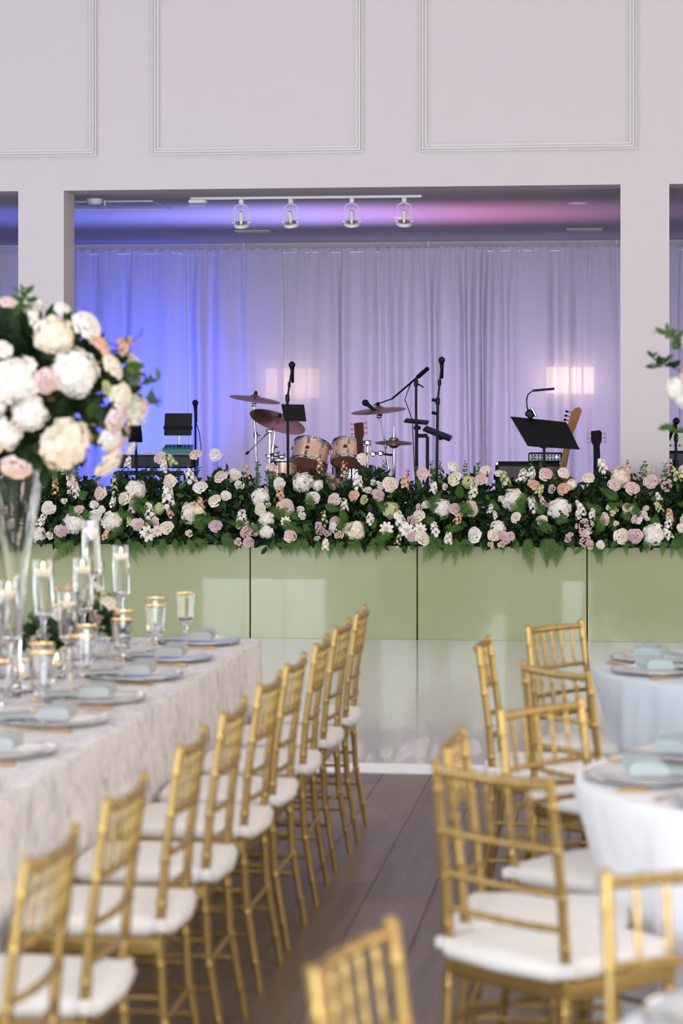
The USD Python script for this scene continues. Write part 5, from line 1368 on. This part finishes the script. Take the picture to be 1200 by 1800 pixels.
MPP = 17.5 / F
for bi, (bx0, bx1, lab) in enumerate(BINS):
    r = np.random.RandomState(100 + bi)
    c = at((bx0 + bx1) / 2, 900, Y=YS + 0.2)
    a_ = thing('flower_arrangement', lab, 'flower arrangement', (0, 0, 0), 0, 'stage-front flower arrangements')
    wx0, wx1 = X(bx0, YS + 0.1, 900), X(bx1, YS + 0.1, 900)
    obj('moss_tray', rbox(wx1 - wx0 - 0.02, 0.30, 0.10, 0.02, ((wx0 + wx1) / 2, YS + 0.26, ZD + 0.051)), 'moss', a_)
    mine = [q for q in items if bx0 <= q[2] < bx1]
    # dense foliage
    n = int((bx1 - bx0) * 15)
    px = r.uniform(bx0, bx1, n); top = 846 + 14 * np.sin(px * 0.045) + 9 * np.sin(px * 0.11 + 1)
    py = top + (962 - top) * r.beta(1.15, 1.0, n)
    cs = np.array([hedge_pos(x, y) for x, y in zip(px, py)]); cs[:, 1] += r.uniform(0.035, 0.30, n) ** 1.0
    cs[:, 2] = np.maximum(cs[:, 2], ZD + 0.01)
    dr = np.stack([r.normal(0, .75, n), -0.45 + r.normal(0, .5, n), r.normal(0.12, .6, n)], 1)
    obj('foliage', leaves(cs, dr, r.uniform(0.035, 0.075, n), r), 'leaf_green', a_, smooth=False, kind='stuff')
    # fine sprays standing above the mass
    n = int((bx1 - bx0) * 2.0)
    cs, ds = [], []
    for s in range(max(3, int((bx1 - bx0) / 16))):
        sx = r.uniform(bx0, bx1); sy = r.uniform(808, 846); b0 = hedge_pos(sx, 868) + (0, 0.08, 0); b1 = hedge_pos(sx + r.uniform(-9, 9), sy) + (0, 0.05, 0)
        obj('sprig_stem', rod(b0, b1, 0.0016, 5), 'sprig_green', a_)
        for t in np.linspace(0.25, 1, 10):
            p_ = b0 + (b1 - b0) * t
            for sgn in (-1, 1):
                cs.append(p_); ds.append((sgn * r.uniform(0.5, 1), r.normal(0, .5), r.uniform(0.1, 1.2)))
    obj('sprig_leaves', leaves(np.array(cs), np.array(ds), r.uniform(0.016, 0.036, len(cs)), r), ('sprig_green', 'fern_green', 'leaf_green')[bi % 3], a_, smooth=False, kind='stuff')
    # large leaves picked out one by one
    for i in range(int((bx1 - bx0) / 4.4)):
        x, y = r.uniform(bx0, bx1), r.uniform(848, 962)
        p_ = hedge_pos(x, y) + (0, r.uniform(0.015, 0.07), 0)
        d = np.array([r.normal(0, 1), -0.5 + r.normal(0, .3), r.normal(-0.1, .8)])
        R = frame(d, (r.normal(0, .4), -1, 0.4 + r.normal(0, .3))); R = np.stack([R[:, 0], R[:, 2], -R[:, 1]], 1)
        obj('leaf', mv(leaf(r.uniform(0.05, 0.095), r.uniform(0.011, 0.021), r.uniform(0.05, .35)), p_, R), 'fern_green' if r.rand() < 0.35 else 'leaf_green', a_, smooth=True)
    for (fx, fy, tx, ty) in FERNS:
        if bx0 <= fx < bx1:
            p0, p1 = hedge_pos(fx, min(fy, 950)) + (0, 0.02, 0), at(tx + (tx - fx) * 0.3, ty + 7, Y=YS - 0.05)
            obj('fern_frond', fern(p0, p1, max(0.032, 0.30 * np.linalg.norm(p1 - p0)), abs(int(fx * 3 + tx))), 'fern_green', a_, smooth=False)
    for i in range(int((bx1 - bx0) / 34)):                   # more fronds hanging over the edge
        x = r.uniform(bx0, bx1); p0 = hedge_pos(x, 946) + (0, 0.02, 0); p1 = at(x + r.uniform(-12, 12), r.uniform(965, 984), Y=YS - 0.05)
        obj('fern_frond', fern(p0, p1, 0.30 * np.linalg.norm(p1 - p0) + 0.008, i + bi * 31), 'fern_green', a_, smooth=False)
    for i in range(int((bx1 - bx0) / 16)):                   # fern tucked among the flowers
        x, y = r.uniform(bx0, bx1), r.uniform(875, 940); p0 = hedge_pos(x, y) + (0, 0.06, 0)
        d = np.array([r.normal(0, 1), -0.6, r.normal(0.1, .7)]); d /= np.linalg.norm(d)
        obj('fern_frond', fern(p0, p0 + d * r.uniform(0.14, 0.22), 0.06, i + bi * 50), 'fern_green', a_, smooth=False)
    for i, (k_, cl, x, y, s) in enumerate(mine):
        p_ = hedge_pos(x, y); h = (960 - y) / 150
        nn = np.array([r.normal(0, .35), -1.0, 0.15 + 0.45 * h + r.normal(0, .22)])
        p_ = p_ + (0, 0.02 if k_ == 'H' else 0.0, 0)
        bloom(a_, k_, cl, p_, nn, s * MPP * (1.12 if k_ in 'RN' else 1.10), abs(int(x * 7 + y)))
        if y < 850:
            b0 = hedge_pos(x + r.uniform(-5, 5), 880) + (0, 0.07, 0)
            obj('stem', tube([p_ - nn / np.linalg.norm(nn) * 0.01, (p_ + b0) / 2 + (r.uniform(-.01, .01), 0.05, 0), b0], 0.0024, 6), 'fern_green', a_)
            m_ = 5
            cs = p_ + (b0 - p_) * r.uniform(0.25, 1, (m_, 1)) + (0, 0.03, 0)
            obj('stem_leaves', leaves(cs, np.stack([r.normal(0, 1, m_), r.normal(-.3, .4, m_), r.uniform(-.2, 1, m_)], 1), r.uniform(0.04, 0.08, m_), r), 'leaf_green', a_, smooth=False, kind='stuff')

# ------------------------------------------------------------------ tall bouquets and low centrepieces
def vase(label, p, zr):
    H = zr - ZT
    t = thing('trumpet_vase', label, 'vase', (p[0], p[1], ZT + 0.0005))
    out_ = [(0, 0), (0.085, 0.0), (0.088, 0.005), (0.03, 0.016), (0.015, 0.04), (0.014, 0.10), (0.020, 0.20), (0.034, 0.34), (0.054, 0.50), (0.078, 0.64), (0.095, H - 0.02), (0.104, H)]
    in_ = [(0.101, H), (0.091, H - 0.02), (0.074, 0.64), (0.050, 0.50), (0.030, 0.34), (0.015, 0.20), (0, 0.14)]
    obj('glass', lathe(out_ + in_, 40), 'glass', t)
    return t


def bouquet(label, c, rad, flowers, seed, nleaf, big, zr, wisps=()):
    r = np.random.RandomState(seed)
    t = thing('bouquet', label, 'flower arrangement', (0, 0, 0), 0, 'tall bouquets')
    c = np.asarray(c, float); rad = np.asarray(rad, float)
    for i in range(7):
        a = i * 2.4
        obj('stem', tube([c + (0.14 * math.cos(a), 0.14 * math.sin(a), -0.12), (c[0] + 0.06 * math.cos(a), c[1] + 0.06 * math.sin(a), zr + 0.0), (c[0] + 0.02 * math.cos(a), c[1] + 0.02 * math.sin(a), zr - 0.28)], 0.003, 6), 'leaf_green', t)
    d = r.normal(0, 1, (nleaf, 3)); d /= np.linalg.norm(d, axis=1, keepdims=True)
    cs = c + d * rad * r.uniform(0.3, 0.78, (nleaf, 1))
    obj('foliage', leaves(cs, d + r.normal(0, .6, (nleaf, 3)), r.uniform(0.06, 0.12, nleaf), r), 'leaf_green', t, smooth=False, kind='stuff')
    for i in range(big):
        d = r.normal(0, 1, 3); d /= np.linalg.norm(d); p_ = c + d * rad * r.uniform(0.66, 0.86)
        g = d + r.normal(0, .7, 3); R = frame(g, d); R = np.stack([R[:, 0], R[:, 2], -R[:, 1]], 1)
        obj('leaf', mv(leaf(r.uniform(0.07, 0.12), r.uniform(0.017, 0.03), 0.2), p_, R), 'fern_green' if r.rand() < .3 else 'leaf_green', t, smooth=True)
    for i, (k_, cl, p_, s) in enumerate(flowers):
        nn = (p_ - c) / rad
        nn = nn / np.linalg.norm(nn)
        bloom(t, k_, cl, p_, nn + r.normal(0, .12, 3), s, i * 5 + seed)
    for a, b, cl in wisps:
        m = 12; tt = np.linspace(0.3, 1, m)[:, None]
        obj('sprig', cat_(rod(a, b, 0.0018, 5), leaves(a + (b - a) * tt, np.stack([r.normal(0, 1, m), r.normal(0, .6, m), r.uniform(-.2, 1, m)], 1), r.uniform(0.025, 0.05, m), r)), cl, t, smooth=False)
    return t


def tall(label, vlabel, p, flowers, seed, cz, rad, wisps=(), d0=None, c0=None):
    zr = 1.52
    vase(vlabel, p, zr)
    c = np.array([p[0], p[1], cz]); fl = []
    for k_, cl, px, py, s in flowers:
        d = d0 - 0.42 * math.sqrt(max(0.0, 1 - ((px - c0[0]) / 245) ** 2 - ((py - c0[1]) / 178) ** 2))
        q = at(px, py, d=d); fl.append((k_, cl, q, s * d / F * (1.2 if k_ in 'RN' else 1.1)))
    r = np.random.RandomState(seed + 1)
    for v in fib(46, -0.75):                                 # the far side and what the frame cuts off
        q = c + v * rad * 0.95
        if all(np.linalg.norm(q - f_[2]) > 0.13 for f_ in fl):
            lat = (q[0] * math.cos(YAW) + q[1] * math.sin(YAW)); dd = -q[0] * math.sin(YAW) + q[1] * math.cos(YAW)
            if 0 < 600 + lat * F / dd < 1200 and dd < c[1]: continue
            fl.append((r.choice(list('RRHHSR')), r.choice(list('wwcbk')), q, r.uniform(0.035, 0.075)))
    bouquet(label, c, rad, fl, seed, 900, 60, zr, wisps)


d8 = 8.1
BQ = [tuple(q.split()) for q in """R k 13 533 17;R w 108 542 13;H c 96 586 35;R w 152 573 26;R p 176 607 18;H w 134 652 42;R k 84 669 20;H w 28 668 42;R c 197 645 21;S p 216 610 13;S p 229 600 7;H w 52 730 30;R c 213 697 20;T b 252 717 18;R b 203 738 21;H c 120 783 45;T c 228 788 18;R c 190 812 28;R w 194 772 19;H w 10 765 27;R b 28 822 23;R w 3 616 16;N y 187 684 12;H w -30 715 40;R w -40 600 26;R c -25 780 26;S w 60 560 14;S b 30 745 14""".split(';')]
BQ = [(a.strip(), b, float(x), float(y), float(s)) for a, b, x, y, s in BQ]
pv_ = at(28, 1190, d=d8)[:2]
wsp = [(at(215, 690, d=8.0), at(240, 655, d=7.95), 'sprig_green'), (at(230, 680, d=8.0), at(280, 668, d=8.0), 'sprig_green'), (at(240, 690, d=8.0), at(279, 715, d=8.0), 'sprig_green'), (at(200, 630, d=8.0), at(243, 592, d=8.0), 'fern_green'), (at(60, 560, d=8), at(40, 508, d=8), 'fern_green'), (at(20, 570, d=8), at(45, 520, d=8), 'fern_green')]
tall('huge white and blush bouquet in the trumpet vase at the left', 'tall clear trumpet vase standing on the long table at the left', pv_, BQ, 5, at(28, 688, d=d8)[2], (0.44, 0.44, 0.32), wsp, d8, (28, 688))
cR = np.array(cw(1.70, 8.87)); dR = 8.87
wsp = [(at(1200, 655, d=8.8), at(1145, 628, d=8.8), 'leaf_green'), (at(1195, 640, d=8.8), at(1150, 646, d=8.8), 'leaf_green'), (at(1200, 600, d=8.8), at(1165, 585, d=8.8), 'sprig_green'), (at(1200, 760, d=8.8), at(1176, 752, d=8.8), 'fern_green'), (at(1200, 620, d=8.8), at(1180, 590, d=8.8), 'fern_green')]
BR = [('H', 'w', 1184, 683, 20), ('R', 'w', 1196, 703, 14), ('N', 'y', 1200, 775, 9), ('H', 'w', 1240, 640, 36), ('R', 'b', 1225, 720, 20), ('R', 'c', 1210, 600, 14)]
tall('white and green bouquet reaching in at the right edge', 'tall clear trumpet vase on the far round table beyond the right edge', cR, BR, 8, 1.86, (0.43, 0.43, 0.32), wsp, dR, (1400, 690))


def low(label, p, flowers, seed, dd, greens):
    r = np.random.RandomState(seed)
    t = thing('low_centrepiece', label, 'flower arrangement', (0, 0, 0), 0, 'low flower centrepieces')
    obj('bowl', lathe([(0, 0), (0.05, 0), (0.055, 0.01), (0.075, 0.06), (0.07, 0.06), (0.05, 0.012), (0, 0.01)], 28, (p[0], p[1], ZT + 0.0005)), 'plate_white', t)
    c = np.array([p[0], p[1], ZT + 0.10]); n = 130
    d = r.normal(0, 1, (n, 3)); d[:, 2] = np.abs(d[:, 2]) * 0.9; d /= np.linalg.norm(d, axis=1, keepdims=True)
    obj('foliage', leaves(c + d * (0.10, 0.16, 0.08) * r.uniform(0.4, 1, (n, 1)), d, r.uniform(0.035, 0.07, n), r), 'leaf_green', t, smooth=False, kind='stuff')
    for i, (k_, cl, px, py, s) in enumerate(flowers):
        q = at(px, py, d=dd + (i % 3 - 1) * 0.05)
        nn = q - c + (0.05, -0.1, 0.05)
        bloom(t, k_, cl, q, nn, s * dd / F, i + seed)
        obj('stem', rod(q - nn * 0.06, c, 0.002, 5), 'fern_green', t)
    for px, py in greens:
        q = at(px, py, d=dd); m = 8
        obj('sprig', cat_(rod(c, q, 0.0018, 5), leaves(c + (q - c) * np.linspace(.4, 1, m)[:, None], r.normal(0, 1, (m, 3)), r.uniform(0.02, 0.045, m), r)), 'fern_green', t, smooth=False)


p_ = cw((166 - 600) / F * 9.3, 9.3)
low('low pink and cream flowers among the candles on the long table', p_, [('R', 'k', 168, 1084, 14), ('R', 'p', 124, 1030, 11), ('S', 'p', 101, 1034, 7), ('R', 'c', 191, 1060, 15), ('R', 'w', 150, 1068, 12), ('S', 'w', 140, 1045, 10), ('S', 'w', 172, 1032, 9), ('R', 'c', 133, 1090, 13), ('R', 'w', 205, 1075, 11), ('R', 'w', 118, 1062, 12), ('S', 'c', 108, 1050, 9), ('R', 'b', 160, 1104, 10)], 3, 9.3, [(165, 1018), (232, 1131), (158, 1030), (205, 1040)])
p_ = cw((62 - 600) / F * 8.75, 8.75)
low('low white flowers beside the foot of the trumpet vase', p_, [('R', 'w', 98, 1082, 11), ('R', 'c', 45, 1120, 12), ('R', 'p', 8, 1128, 9), ('S', 'w', 70, 1110, 10), ('R', 'b', 85, 1120, 10), ('R', 'w', 30, 1098, 13), ('R', 'c', 62, 1128, 12), ('R', 'w', 110, 1108, 10)], 4, 8.75, [(60, 1090), (98, 1106), (20, 1090)])
